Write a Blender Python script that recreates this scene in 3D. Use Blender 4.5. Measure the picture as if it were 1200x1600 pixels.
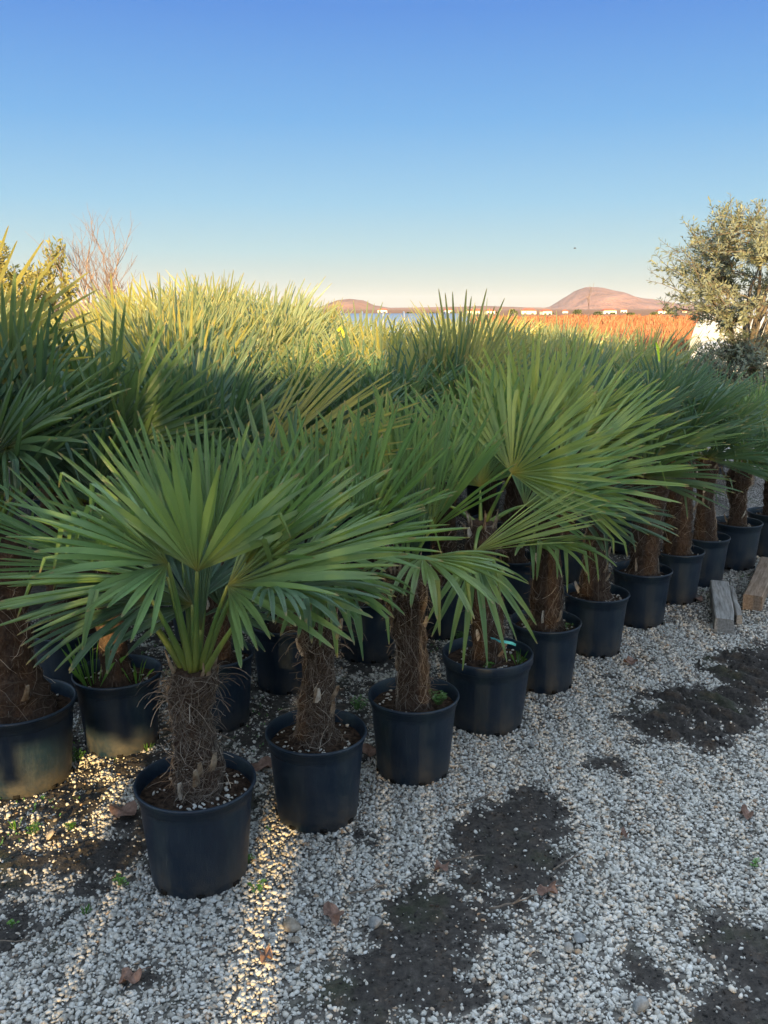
import bpy, math, random
import numpy as np
from mathutils import Vector, Matrix, noise

for o in list(bpy.data.objects): bpy.data.objects.remove(o)
S = bpy.context.scene; COL = S.collection
R = math.radians; PI = math.pi

# ------------------------------------------------------------------ camera
CAM_H = 1.7; F = 1380.0; PITCH = math.atan((800-482)/F)
cam = bpy.data.cameras.new('camera'); cam.sensor_fit = 'VERTICAL'; cam.sensor_height = 24
cam.lens = 24*F/1600; cam.clip_end = 20000; cam.clip_start = 0.05
co = bpy.data.objects.new('camera', cam); COL.objects.link(co)
co.location = (0, 0, CAM_H); co.rotation_euler = (PI/2-PITCH, 0, 0); S.camera = co

# ------------------------------------------------------------------ world, sun, exposure
EXPO = 1.4; SKYK = 2**-EXPO; NISH = .18
SUN_EL = 9.0; SUN_AZ = 0.0      # the sun stands low behind the camera
w = bpy.data.worlds.new('World'); S.world = w; w.use_nodes = True
nt = w.node_tree; bg = nt.nodes['Background']
sky = nt.nodes.new('ShaderNodeTexSky'); sky.sky_type = 'NISHITA'; sky.sun_disc = False
sky.sun_elevation = R(SUN_EL); sky.sun_rotation = R(180+SUN_AZ)
sky.air_density = 1.0; sky.dust_density = 1.2; sky.ozone_density = 2.0
# clear evening air in view, blue to a peach horizon; unseen overhead made over-bright to lift shade, over the physical sky's sunward glow
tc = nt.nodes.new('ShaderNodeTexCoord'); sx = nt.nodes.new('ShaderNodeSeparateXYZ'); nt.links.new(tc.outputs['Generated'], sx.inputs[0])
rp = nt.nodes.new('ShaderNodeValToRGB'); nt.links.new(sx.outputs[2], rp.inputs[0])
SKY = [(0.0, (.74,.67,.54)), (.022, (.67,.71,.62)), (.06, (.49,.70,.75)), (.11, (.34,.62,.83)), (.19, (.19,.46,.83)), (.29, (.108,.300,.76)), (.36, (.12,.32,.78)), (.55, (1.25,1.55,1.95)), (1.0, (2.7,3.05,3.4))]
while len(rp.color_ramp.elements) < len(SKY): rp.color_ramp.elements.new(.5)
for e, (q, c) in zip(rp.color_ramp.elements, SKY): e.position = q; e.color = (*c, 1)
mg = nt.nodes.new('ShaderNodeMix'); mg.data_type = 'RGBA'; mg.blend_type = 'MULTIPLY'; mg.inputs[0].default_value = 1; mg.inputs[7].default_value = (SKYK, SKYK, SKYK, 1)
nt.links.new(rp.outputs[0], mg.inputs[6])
ng = nt.nodes.new('ShaderNodeMix'); ng.data_type = 'RGBA'; ng.blend_type = 'MULTIPLY'; ng.inputs[0].default_value = 1; ng.inputs[7].default_value = (NISH, NISH, NISH, 1)
nt.links.new(sky.outputs[0], ng.inputs[6])
# the physical sky takes over towards the sunset side (behind the viewer)
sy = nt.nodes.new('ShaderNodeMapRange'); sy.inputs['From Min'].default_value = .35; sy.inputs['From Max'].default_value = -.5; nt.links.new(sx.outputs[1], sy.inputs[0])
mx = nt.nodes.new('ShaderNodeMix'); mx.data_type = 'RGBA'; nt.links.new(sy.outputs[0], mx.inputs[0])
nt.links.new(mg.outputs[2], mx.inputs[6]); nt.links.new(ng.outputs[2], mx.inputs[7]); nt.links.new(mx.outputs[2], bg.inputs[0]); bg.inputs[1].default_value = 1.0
sl = bpy.data.lights.new('sun', 'SUN'); sl.energy = 5.0; sl.angle = R(0.5); sl.color = (1.0, 0.68, 0.27)
so = bpy.data.objects.new('sun', sl); COL.objects.link(so)
sd = Vector((math.sin(R(SUN_AZ))*math.cos(R(SUN_EL)), math.cos(R(SUN_AZ))*math.cos(R(SUN_EL)), -math.sin(R(SUN_EL))))
so.rotation_euler = sd.to_track_quat('-Z', 'Y').to_euler(); so.location = (0, -8, 6)
S.view_settings.view_transform = 'Standard'; S.view_settings.look = 'None'
S.view_settings.exposure = EXPO; S.view_settings.gamma = 1

# ------------------------------------------------------------------ helpers
def at(x, y, Y=None, z=0.0):
    """world point on the ray of a photo pixel, at distance Y in front or on the height z"""
    dx = (x-600)/F; dy = -(y-800)/F
    vy = math.cos(PITCH)+dy*math.sin(PITCH); vz = -math.sin(PITCH)+dy*math.cos(PITCH)
    t = Y/vy if Y is not None else (z-CAM_H)/vz
    return Vector((dx*t, vy*t, CAM_H+vz*t))

def tag(o, label=None, cat=None, group=None, kind=None):
    if label: o['label'] = label
    if cat: o['category'] = cat
    if group: o['group'] = group
    if kind: o['kind'] = kind
    return o
def empty(name, loc, rz=0):
    o = bpy.data.objects.new(name, None); COL.objects.link(o); o.location = loc; o.rotation_euler.z = rz
    o.empty_display_size = .05
    return o
class MB:
    def __init__(s): s.v = []; s.f = []; s.uv = []
    def add(s, vs, fs, uv=None):
        b = len(s.v); s.v += [tuple(p) for p in vs]; s.f += [tuple(i+b for i in f) for f in fs]
        s.uv += uv if uv else [(0, 0)]*len(vs)
    def mesh(s, name, mat, smooth=False):
        m = bpy.data.meshes.new(name); m.from_pydata(s.v, [], s.f); m.materials.append(mat)
        if smooth: m.polygons.foreach_set('use_smooth', [True]*len(m.polygons))
        ul = m.uv_layers.new(name='UVMap')
        li = np.zeros(len(m.loops), np.int32); m.loops.foreach_get('vertex_index', li)
        ul.data.foreach_set('uv', np.array(s.uv, np.float32)[li].ravel()); m.update()
        return m
    def build(s, name, mat, parent=None, smooth=False):
        return link(name, s.mesh(name, mat, smooth), parent)
    def box(s, c, d, rot=None, taper=0):
        x, y, z = d[0]/2, d[1]/2, d[2]/2
        vs = [Vector((sx*x, sy*y, sz*z)) for sz in (-1, 1) for sy in (-1, 1) for sx in (-1, 1)]
        if rot: vs = [rot @ p for p in vs]
        s.add([p+Vector(c) for p in vs], [(0,2,3,1),(4,5,7,6),(0,1,5,4),(2,6,7,3),(0,4,6,2),(1,3,7,5)])
    def tube(s, pts, rads, n=6, cap=True, flat=1.0):
        pts = [Vector(p) for p in pts]; rings = []; prev = None
        for i, p in enumerate(pts):
            d = (pts[min(i+1, len(pts)-1)]-pts[max(i-1, 0)]).normalized()
            if prev is None: a = d.orthogonal().normalized()
            else: a = (prev-d*prev.dot(d)).normalized()
            prev = a; b = d.cross(a)
            r = rads[i] if hasattr(rads, '__len__') else rads
            rings.append([p+(a*math.cos(2*PI*k/n)+b*math.sin(2*PI*k/n)*flat)*r for k in range(n)])
        vs = [q for rr in rings for q in rr]
        fs = [(i*n+k, i*n+(k+1)%n, (i+1)*n+(k+1)%n, (i+1)*n+k) for i in range(len(pts)-1) for k in range(n)]
        if cap: fs += [tuple(range(n-1, -1, -1)), tuple((len(pts)-1)*n+k for k in range(n))]
        uv = [(k/n, i/max(1, len(pts)-1)) for i in range(len(pts)) for k in range(n)]
        s.add(vs, fs, uv)
    def lathe(s, prof, n=48, wob=None):
        vs = []
        for (r, z) in prof:
            for k in range(n):
                a = 2*PI*k/n; q = r*(1+(wob(a, z) if wob else 0)); vs.append((q*math.cos(a), q*math.sin(a), z))
        fs = [(i*n+k, i*n+(k+1)%n, (i+1)*n+(k+1)%n, (i+1)*n+k) for i in range(len(prof)-1) for k in range(n)]
        s.add(vs, fs, [(k/n, z) for (r, z) in prof for k in range(n)])
def link(name, mesh, parent=None):
    o = bpy.data.objects.new(name, mesh); COL.objects.link(o); o.parent = parent
    return o
CH = {}
def copy_tree(o, parent=None):
    c = o.copy(); COL.objects.link(c); c.parent = parent
    for ch in o.children: copy_tree(ch, c)
    return c

# ------------------------------------------------------------------ materials
class MT:
    def __init__(s, name, rough=.7, spec=.3):
        s.m = bpy.data.materials.new(name); s.m.use_nodes = True; s.t = s.m.node_tree
        s.b = s.t.nodes['Principled BSDF']; s.b.inputs['Roughness'].default_value = rough
        s.b.inputs['Specular IOR Level'].default_value = spec
    def n(s, typ, **kw):
        nd = s.t.nodes.new('ShaderNode'+typ)
        for k, v in kw.items():
            if k in nd.inputs: nd.inputs[k].default_value = v
            else: setattr(nd, k, v)
        return nd
    def l(s, a, b): s.t.links.new(a, b)
    def coord(s, what='Object'): return s.n('TexCoord').outputs[what]
    def pos(s): return s.n('NewGeometry').outputs['Position']
    def noise(s, vec, scale, detail=4, rough=.6):
        nd = s.n('TexNoise', Scale=scale, Detail=detail, Roughness=rough); s.l(vec, nd.inputs['Vector']); return nd.outputs['Fac']
    def ramp(s, fac, stops):
        nd = s.n('ValToRGB'); cr = nd.color_ramp
        while len(cr.elements) < len(stops): cr.elements.new(.5)
        for e, (p, c) in zip(cr.elements, stops): e.position = p; e.color = (*c, 1) if len(c) == 3 else c
        s.l(fac, nd.inputs[0]); return nd.outputs[0]
    def mix(s, fac, a, b, mode='MIX'):
        nd = s.n('Mix', data_type='RGBA', blend_type=mode)
        for sock, v in ((nd.inputs[0], fac), (nd.inputs[6], a), (nd.inputs[7], b)):
            if hasattr(v, 'is_output'): s.l(v, sock)
            elif isinstance(v, (int, float)): sock.default_value = v
            else: sock.default_value = (*v, 1)
        return nd.outputs[2]
    def math(s, op, a, b=0):
        nd = s.n('Math', operation=op)
        for sock, v in ((nd.inputs[0], a), (nd.inputs[1], b)):
            if hasattr(v, 'is_output'): s.l(v, sock)
            else: sock.default_value = v
        return nd.outputs[0]
    def col(s, c):
        if hasattr(c, 'is_output'): s.l(c, s.b.inputs['Base Color'])
        else: s.b.inputs['Base Color'].default_value = (*c, 1)
    def bump(s, h, dist=.005, strength=1):
        nd = s.n('Bump', Distance=dist, Strength=strength); s.l(h, nd.inputs['Height']); s.l(nd.outputs[0], s.b.inputs['Normal'])

def leaf_mat(name, c1, c2, c3, tip=(.30,.26,.12), hub=(.30,.26,.05), rough=.30, trans=.16, spec=.7):
    t = MT(name, rough, spec)
    rnd = t.n('ObjectInfo').outputs['Random']
    uvs = t.n('SeparateXYZ'); t.l(t.n('UVMap').outputs[0], uvs.inputs[0])
    isl = t.n('NewGeometry').outputs['Random Per Island']
    base = t.ramp(rnd, [(0, c1), (.5, c2), (1, c3)])
    base = t.mix(t.math('MULTIPLY', isl, .75), base, t.mix(1.0, base, (1.55, 1.4, 1.2), 'MULTIPLY'))
    nz = t.noise(t.coord(), 22, 3)
    base = t.mix(t.math('MULTIPLY', nz, .45), base, t.mix(1.0, base, (.62, .68, .66), 'MULTIPLY'))
    hubf = t.ramp(uvs.outputs[1], [(0, (1,1,1)), (.10, (.35,)*3), (.24, (0,0,0))])
    base = t.mix(t.math('MULTIPLY', hubf, .8), base, hub)
    v2 = t.math('ADD', uvs.outputs[1], t.math('MULTIPLY', isl, .03))
    tipf = t.ramp(v2, [(.975, (0,0,0)), (1.03, (1,1,1))])
    base = t.mix(tipf, base, tip)
    # thin pale lines along the segment
    wv = t.n('TexWave', wave_type='BANDS', Scale=1.0, Distortion=.4); wv.bands_direction = 'X'
    cm = t.n('CombineXYZ'); t.l(t.math('MULTIPLY', uvs.outputs[0], 7), cm.inputs[0]); t.l(cm.outputs[0], wv.inputs['Vector'])
    base = t.mix(t.math('MULTIPLY', wv.outputs['Fac'], .25), base, t.mix(1.0, base, (1.5, 1.5, 1.5), 'MULTIPLY'))
    t.col(base)
    t.bump(wv.outputs['Fac'], .0006)
    tr = t.n('BsdfTranslucent'); t.l(t.mix(1.0, base, (1.6, 1.5, .45), 'MULTIPLY'), tr.inputs[0])
    ms = t.n('MixShader'); ms.inputs[0].default_value = trans
    t.l(t.b.outputs[0], ms.inputs[1]); t.l(tr.outputs[0], ms.inputs[2])
    t.l(ms.outputs[0], t.t.nodes['Material Output'].inputs[0]); return t.m
M = {}
M['leaf'] = leaf_mat('palm_leaf', (.072,.145,.080), (.066,.135,.092), (.110,.185,.080))  # shade inside the crowns is put into this darker leaf colour
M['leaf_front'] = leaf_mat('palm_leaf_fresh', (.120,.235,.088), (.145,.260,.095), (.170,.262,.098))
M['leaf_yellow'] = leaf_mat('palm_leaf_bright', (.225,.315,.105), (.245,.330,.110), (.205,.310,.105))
M['leaf_field'] = leaf_mat('palm_leaf_sun_tint', (.24,.265,.135), (.16,.225,.165), (.31,.29,.09), trans=.3)  # bluish green with sunlit yellow put into the colour of the back leaves
def petiole_mat():
    t = MT('palm_petiole', .45); uvs = t.n('SeparateXYZ'); t.l(t.n('UVMap').outputs[0], uvs.inputs[0])
    t.col(t.ramp(uvs.outputs[1], [(0, (.16,.13,.05)), (.12, (.16,.20,.045)), (.6, (.08,.16,.04)), (1, (.20,.22,.05))])); return t.m
M['petiole'] = petiole_mat()
def trunk_mat():
    t = MT('palm_bark', .95, .1); c = t.coord()
    mp = t.n('Mapping'); mp.inputs['Scale'].default_value = (1, 1, .35); t.l(c, mp.inputs[0])
    n1 = t.noise(mp.outputs[0], 90, 6, .7); n2 = t.noise(c, 14, 4)
    b = t.ramp(n1, [(.3, (.022,.015,.011)), (.55, (.085,.058,.042)), (.8, (.19,.145,.11))])
    t.col(t.mix(t.math('MULTIPLY', n2, .6), b, (.085,.055,.042)))
    t.bump(t.math('ADD', n1, t.math('MULTIPLY', n2, .6)), .02); return t.m
M['trunk'] = trunk_mat()
def simple(name, c1, c2, scale, rough=.85, bump=0, spec=.25, det=5, lo=.35, hi=.65):
    t = MT(name, rough, spec); n = t.noise(t.coord(), scale, det); t.col(t.ramp(n, [(lo, c1), (hi, c2)]))
    if bump: t.bump(n, bump)
    return t.m
def fibre_mat():
    t = MT('palm_fibre', .8, .15); isl = t.n('NewGeometry').outputs['Random Per Island']
    t.col(t.ramp(isl, [(0, (.070,.052,.040)), (.6, (.15,.118,.092)), (.93, (.26,.215,.175)), (1, (.48,.42,.34))])); return t.m
M['fibre'] = fibre_mat()
M['stub'] = simple('dry_leaf_base', (.10,.055,.030), (.34,.27,.19), 30, .8, .004)
M['stub_pale'] = simple('dry_leaf_base_pale', (.30,.25,.19), (.55,.49,.41), 30, .8, .003)
def pot_mat():
    t = MT('black_plastic', .42, .5); c = t.coord()
    sp = t.noise(c, 420, 2, .8); st = t.noise(c, 9, 5, .7)
    mp = t.n('Mapping'); mp.inputs['Scale'].default_value = (1, 1, .12); t.l(c, mp.inputs[0]); sc = t.noise(mp.outputs[0], 60, 4, .7)
    b = t.mix(t.ramp(sp, [(.66, (0,0,0)), (.76, (.55,)*3)]), (.004,.014,.030), (.045,.066,.088))
    b = t.mix(t.ramp(sc, [(.50, (0,0,0)), (.75, (.8,)*3)]), b, (.016,.030,.044))
    b = t.mix(t.ramp(st, [(.45, (0,0,0)), (.75, (.5,)*3)]), b, (.018,.030,.044))
    sz = t.n('SeparateXYZ'); t.l(c, sz.inputs[0])
    low = t.ramp(sz.outputs[2], [(0, (1,1,1)), (.10, (.22,)*3), (.2, (0,0,0))])
    dirt = t.math('MULTIPLY', low, t.ramp(st, [(.38, (0,0,0)), (.7, (1,1,1))]))
    b = t.mix(t.math('MULTIPLY', dirt, .75), b, (.085,.070,.050)); wn = t.n('ObjectInfo').outputs['Random']; t.col(t.mix(t.math('MULTIPLY', wn, .35), b, t.mix(1.0, b, (1.9, 1.7, 1.5), 'MULTIPLY')))
    t.l(t.ramp(st, [(.3, (.33,)*3), (.7, (.6,)*3)]), t.b.inputs['Roughness'])
    t.bump(t.math('ADD', sp, t.math('MULTIPLY', sc, .8)), .0007); return t.m
M['pot'] = pot_mat()
M['hole'] = simple('dark_drain_hole', (.004,.004,.004), (.008,.007,.006), 20)
M['soil'] = simple('potting_soil', (.014,.009,.007), (.085,.055,.038), 60, .95, .012, .1)
def stone_mat(name, stops, rough=.75):
    t = MT(name, rough, .3); isl = t.n('NewGeometry').outputs['Random Per Island']; b = t.ramp(isl, stops)
    n = t.noise(t.coord(), 130, 3); b = t.mix(t.math('MULTIPLY', n, .5), b, t.mix(1.0, b, (.62,.60,.57), 'MULTIPLY'))
    t.col(b); t.bump(n, .0015); return t.m
M['stone'] = stone_mat('limestone_chips', [(0, (.22,.20,.17)), (.12, (.38,.36,.32)), (.35, (.52,.50,.45)), (.6, (.64,.62,.57)), (.8, (.56,.51,.43)), (.93, (.76,.74,.69)), (.97, (.42,.30,.20)), (1, (.24,.19,.15))])
M['stone_pale'] = stone_mat('pale_pebbles', [(0, (.45,.41,.35)), (.5, (.66,.62,.55)), (1, (.75,.73,.68))])
M['rock'] = simple('brown_stone', (.18,.145,.105), (.36,.31,.25), 40, .8, .004)
M['rock_grey'] = simple('grey_stone', (.16,.165,.16), (.34,.34,.33), 40, .8, .004)
M['weed'] = leaf_mat('weed_green', (.08,.20,.035), (.06,.16,.03), (.10,.23,.05), tip=(.1,.2,.04), hub=(.06,.14,.03))
M['dryleaf'] = simple('dry_brown_leaf', (.13,.075,.055), (.27,.17,.13), 50, .8, .003)
M['twig'] = simple('dead_twig', (.12,.09,.065), (.26,.21,.17), 60, .85, .002)
def wood_mat(name, a, b):
    t = MT(name, .85, .15); c = t.coord(); mp = t.n('Mapping'); mp.inputs['Scale'].default_value = (9, .7, 9); t.l(c, mp.inputs[0])
    n = t.noise(mp.outputs[0], 9, 6, .65); n2 = t.noise(c, 6, 3)
    bb = t.ramp(n, [(.3, a), (.6, b)]); t.col(t.mix(t.math('MULTIPLY', n2, .5), bb, t.mix(1.0, bb, (.55,.5,.45), 'MULTIPLY'))); t.bump(n, .004); return t.m
M['wood_grey'] = wood_mat('weathered_timber', (.17,.155,.14), (.40,.385,.36))
M['wood_brown'] = wood_mat('brown_timber', (.17,.115,.075), (.36,.27,.20))

# ------------------------------------------------------------------ ground: gravel yard, far field, hills
def world_of(px, py): p = at(px, py); return (p.x, p.y)
# bare soil patches: photo centre -> ground point, half axes in metres, rotation
PATCH = []
def patch(px, py, rx, ry, rot, s=1.0): X, Y = world_of(px, py); PATCH.append((X, Y, rx, ry, R(rot), s))
patch(795, 1340, .19, .27, -8, 1.15); patch(830, 1270, .14, .16, 0, .9); patch(690, 1435, .20, .17, 30, 1.1); patch(625, 1545, .22, .15, 20, 1.1); patch(745, 1390, .10, .10, 0, .9)
patch(1105, 1112, .42, .25, 40, 1.9); patch(1195, 1045, .48, .27, 45, 1.9); patch(1290, 990, .5, .2, 45, 1.1)
patch(1175, 1500, .15, .20, -10, .8); patch(1010, 1540, .09, .08, 0, .6); patch(1185, 1590, .2, .12, 0, 1.0)
patch(150, 1335, .17, .10, 20, 1.25); patch(225, 1285, .14, .10, 20, 1.1); patch(60, 1395, .10, .05, 10, .5)
patch(480, 1590, .10, .06, 0, .5); patch(230, 1530, .12, .06, 0, .45); patch(570, 1300, .12, .07, 20, .5); patch(940, 1195, .10, .04, 20, .5)
def soilness(x, y):
    v = 0
    for (X, Y, rx, ry, a, s) in PATCH:
        dx, dy = x-X, y-Y
        if abs(dx) > 1.6 or abs(dy) > 1.6: continue
        u = (dx*math.cos(a)+dy*math.sin(a))/rx; q = (-dx*math.sin(a)+dy*math.cos(a))/ry
        v = max(v, min(1, s*1.05)*(1.42-math.sqrt(u*u+q*q)))
    n = noise.noise(Vector((x*5, y*5, 3)))*.75+noise.noise(Vector((x*14, y*14, 7)))*.6+noise.noise(Vector((x*40, y*40, 7)))*.5+noise.noise(Vector((x*85, y*85, 2)))*.3
    v = v*1.05+n*.80-.20
    # under the palms the stones lie thinner over damp soil
    side = (x+.57)*(-.73)+(y-2.4)*.68
    if side > .1: v = max(v, .28+n*.7+min(.2, .12*side))
    return v
def sstep(a, b, x): t = max(0, min(1, (x-a)/(b-a))); return t*t*(3-2*t)
def ground_z(x, y):
    s = soilness(x, y); z = .008*noise.noise(Vector((x*1.7, y*1.7, 0)))
    z += .008*sstep(.25, .8, s)+(.012*noise.noise(Vector((x*22, y*22, 1)))+.007*noise.noise(Vector((x*60, y*60, 1))))*sstep(.2, .7, s)
    # tyre treads pressed in the dark patch on the right
    cx, cy = world_of(1110, 1115); d = math.hypot(x-cx-.15, y-cy-.15)
    if d < .75 and s > .3:
        u = (x-cx)*.72+(y-cy)*.69
        z += .026*math.sin(u*58+1.6*noise.noise(Vector((x*5, y*5, 5))))*sstep(.3, .8, s)*sstep(.75, .45, d)
    return z
def yard_mat():
    t = MT('gravel_yard', .93, .15); p = t.pos()
    so_ = t.n('Attribute', attribute_name='soil').outputs['Fac']; vo = t.n('TexVoronoi', Scale=70.0, feature='F1'); t.l(p, vo.inputs['Vector'])
    n1 = t.noise(p, 45, 6, .7); n2 = t.noise(p, 2.2, 4)
    dust = t.ramp(n1, [(.3, (.10,.092,.080)), (.6, (.20,.185,.165)), (.85, (.34,.32,.29))])
    soil = t.ramp(n1, [(.3, (.024,.022,.021)), (.6, (.070,.062,.055)), (.85, (.17,.15,.135))])
    soil = t.mix(t.ramp(so_, [(.12, (0,0,0)), (.5, (1,1,1))]), dust, soil)
    sh = t.n('SeparateColor'); t.l(vo.outputs['Color'], sh.inputs[0])
    st = t.ramp(sh.outputs[0], [(0, (.20,.185,.165)), (.5, (.42,.40,.37)), (1, (.62,.60,.57))])
    far = t.n('SeparateXYZ'); t.l(p, far.inputs[0])
    ff = t.ramp(t.math('MULTIPLY', far.outputs[1], .1), [(.62, (0,0,0)), (.8, (1,1,1))])
    gap = t.ramp(vo.outputs['Distance'], [(.30, (1,1,1)), (.55, (0,0,0))])
    k = t.math('MULTIPLY', t.math('MULTIPLY', gap, ff), t.ramp(n2, [(.35, (.3,)*3), (.6, (1,1,1))]))
    c = t.mix(k, soil, st)
    moss = t.ramp(t.noise(p, 3.5, 5), [(.55, (0,0,0)), (.7, (.35,)*3)])
    t.col(t.mix(moss, c, (.05,.07,.025))); t.bump(n1, .008); return t.m
def grid(name, xs, ys, zf, mat, kind='structure'):
    nx, ny = len(xs), len(ys); v = [(x, y, zf(x, y)) for y in ys for x in xs]
    f = [(j*nx+i, j*nx+i+1, (j+1)*nx+i+1, (j+1)*nx+i) for j in range(ny-1) for i in range(nx-1)]
    m = bpy.data.meshes.new(name); m.from_pydata(v, [], f); m.materials.append(mat)
    m.polygons.foreach_set('use_smooth', [True]*len(m.polygons)); o = link(name, m); o['kind'] = kind; return o
def axis_vals(fine0, fine1, step, lo, hi):
    a = list(np.arange(fine0, fine1+1e-6, step)); s = step; x = fine0
    while x > lo: s *= 1.5; x -= s; a.insert(0, max(x, lo))
    s = step; x = fine1
    while x < hi: s *= 1.5; x += s; a.append(min(x, hi))
    return [float(q) for q in a]
gg = grid('gravel_ground', axis_vals(-1.9, 2.6, .0125, -14, 14), axis_vals(1.55, 5.4, .0125, -10, 16), ground_z, yard_mat())

at_ = gg.data.attributes.new('soil', 'FLOAT', 'POINT'); at_.data.foreach_set('value', [max(0, min(1, soilness(v.co.x, v.co.y))) for v in gg.data.vertices])
def field_mat():
    t = MT('dry_field', .95, .1); p = t.pos(); n1 = t.noise(p, .12, 5); n2 = t.noise(p, 3, 5, .7)
    b = t.ramp(n2, [(.3, (.20,.09,.05)), (.6, (.36,.18,.11)), (.8, (.42,.27,.16))])
    g = t.ramp(n1, [(.5, (0,0,0)), (.62, (.7,)*3)]); t.col(t.mix(g, b, (.13,.13,.04))); t.bump(n2, .1); return t.m
def field_z(x, y):
    inside = sstep(13.0, 15.5, max(abs(x), abs(y-3)*13.5/13))
    return -.25+inside*.1+ .5*noise.noise(Vector((x*.02, y*.02, 2)))*sstep(20, 60, math.hypot(x, y))
FA = axis_vals(-40, 40, 2.0, -9000, 9000)
grid('field', FA, axis_vals(-20, 60, 2.0, -6000, 9000), lambda x, y: field_z(x, y)-.05, field_mat())
def hill_mat(name, a, b, sc):
    t = MT(name, .95, .1); n = t.noise(t.pos(), sc, 6, .65); t.col(t.ramp(n, [(.35, a), (.65, b)])); t.bump(n, 30); return t.m
def hill(name, prof, Y, depth, mat, seed=0):
    """ridge through photo profile points at distance Y, with real depth"""
    pts = [at(x, y, Y) for x, y in prof]; xs = np.linspace(pts[0].x, pts[-1].x, 120); ys = np.linspace(-1, 1, 41)
    px = [q.x for q in pts]; pz = [q.z for q in pts]; v = []
    for k in ys:
        for x in xs:
            h = max(0, float(np.interp(x, px, pz)))
            e = (1-k*k)**1.2; nn = noise.fractal(Vector((x/Y*26, k*4, seed)), .9, 2.1, 6)
            v.append((x, Y+k*depth, -20+(h+20)*e*(1+.10*nn*(1-e*.7))))
    n = len(xs); f = [(j*n+i, j*n+i+1, (j+1)*n+i+1, (j+1)*n+i) for j in range(40) for i in range(n-1)]
    m = bpy.data.meshes.new(name); m.from_pydata(v, [], f); m.materials.append(mat)
    m.polygons.foreach_set('use_smooth', [True]*len(m.polygons)); o = link(name, m); o['kind'] = 'structure'
hm = hill_mat('hill_scrub', (.18,.09,.07), (.36,.18,.13), .012)
hill('hill', [(820,484),(850,482),(870,477),(886,465),(902,454),(916,449),(932,449),(950,453),(966,456),(982,462),(998,466),(1015,467),(1035,471),(1055,475),(1100,477),(1160,472),(1230,478),(1300,484)], 3200, 380, hm, 1)
hill('hill', [(380,484),(440,482),(495,481),(512,475),(528,468.5),(548,467),(568,469.5),(585,477),(610,481),(680,480),(760,478),(850,481),(900,484)], 2400, 260, hill_mat('hill_earth', (.20,.095,.06), (.33,.17,.11), .006), 5)
hill('hill', [(-400,484),(-200,474),(0,470),(150,473),(280,476),(420,484)], 2800, 500, hm, 9)

# gravel: one object nobody could count
def hull_rock():
    t = (1+5**.5)/2
    v = np.array([(-1,t,0),(1,t,0),(-1,-t,0),(1,-t,0),(0,-1,t),(0,1,t),(0,-1,-t),(0,1,-t),(t,0,-1),(t,0,1),(-t,0,-1),(-t,0,1)], float)
    v /= np.linalg.norm(v[0])
    f = np.array([(0,11,5),(0,5,1),(0,1,7),(0,7,10),(0,10,11),(1,5,9),(5,11,4),(11,10,2),(10,7,6),(7,1,8),(3,9,4),(3,4,2),(3,2,6),(3,6,8),(3,8,9),(4,9,5),(2,4,11),(6,2,10),(8,6,7),(9,8,1)])
    return v, f
ICO = hull_rock()
OCT = (np.array([(1,0,0),(-1,0,0),(0,1,0),(0,-1,0),(0,0,1),(0,0,-1)], float), np.array([(0,2,4),(2,1,4),(1,3,4),(3,0,4),(2,0,5),(1,2,5),(3,1,5),(0,3,5)]))
def rocks_mesh(name, P, SZ, mat, rng, base=ICO, flat=.6, smooth=False):
    bv, bf = base; N = len(P); k = len(bv)
    V = np.repeat(bv[None], N, 0)*(1+rng.uniform(-.28, .28, (N, k, 1)))
    V *= np.stack([rng.uniform(.75, 1.35, N), rng.uniform(.6, .95, N), rng.uniform(flat*.6, flat*1.2, N)], 1)[:, None, :]
    ax, az = rng.normal(0, .45, N), rng.uniform(0, 2*PI, N); ay = rng.normal(0, .45, N)
    def rot(V, a, i, j):
        c, s = np.cos(a)[:, None], np.sin(a)[:, None]; p, q = V[:, :, i].copy(), V[:, :, j].copy()
        V[:, :, i] = p*c-q*s; V[:, :, j] = p*s+q*c
    rot(V, ax, 1, 2); rot(V, ay, 0, 2); rot(V, az, 0, 1)
    V = V*SZ[:, None, None]+P[:, None, :]
    Fc = (bf[None]+np.arange(N)[:, None, None]*k).reshape(-1, 3)
    m = bpy.data.meshes.new(name); m.vertices.add(N*k); m.vertices.foreach_set('co', V.astype(np.float32).ravel())
    m.loops.add(len(Fc)*3); m.loops.foreach_set('vertex_index', Fc.astype(np.int32).ravel())
    m.polygons.add(len(Fc)); m.polygons.foreach_set('loop_start', np.arange(0, len(Fc)*3, 3, dtype=np.int32))
    m.materials.append(mat); m.update(calc_edges=True)
    return m
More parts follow.
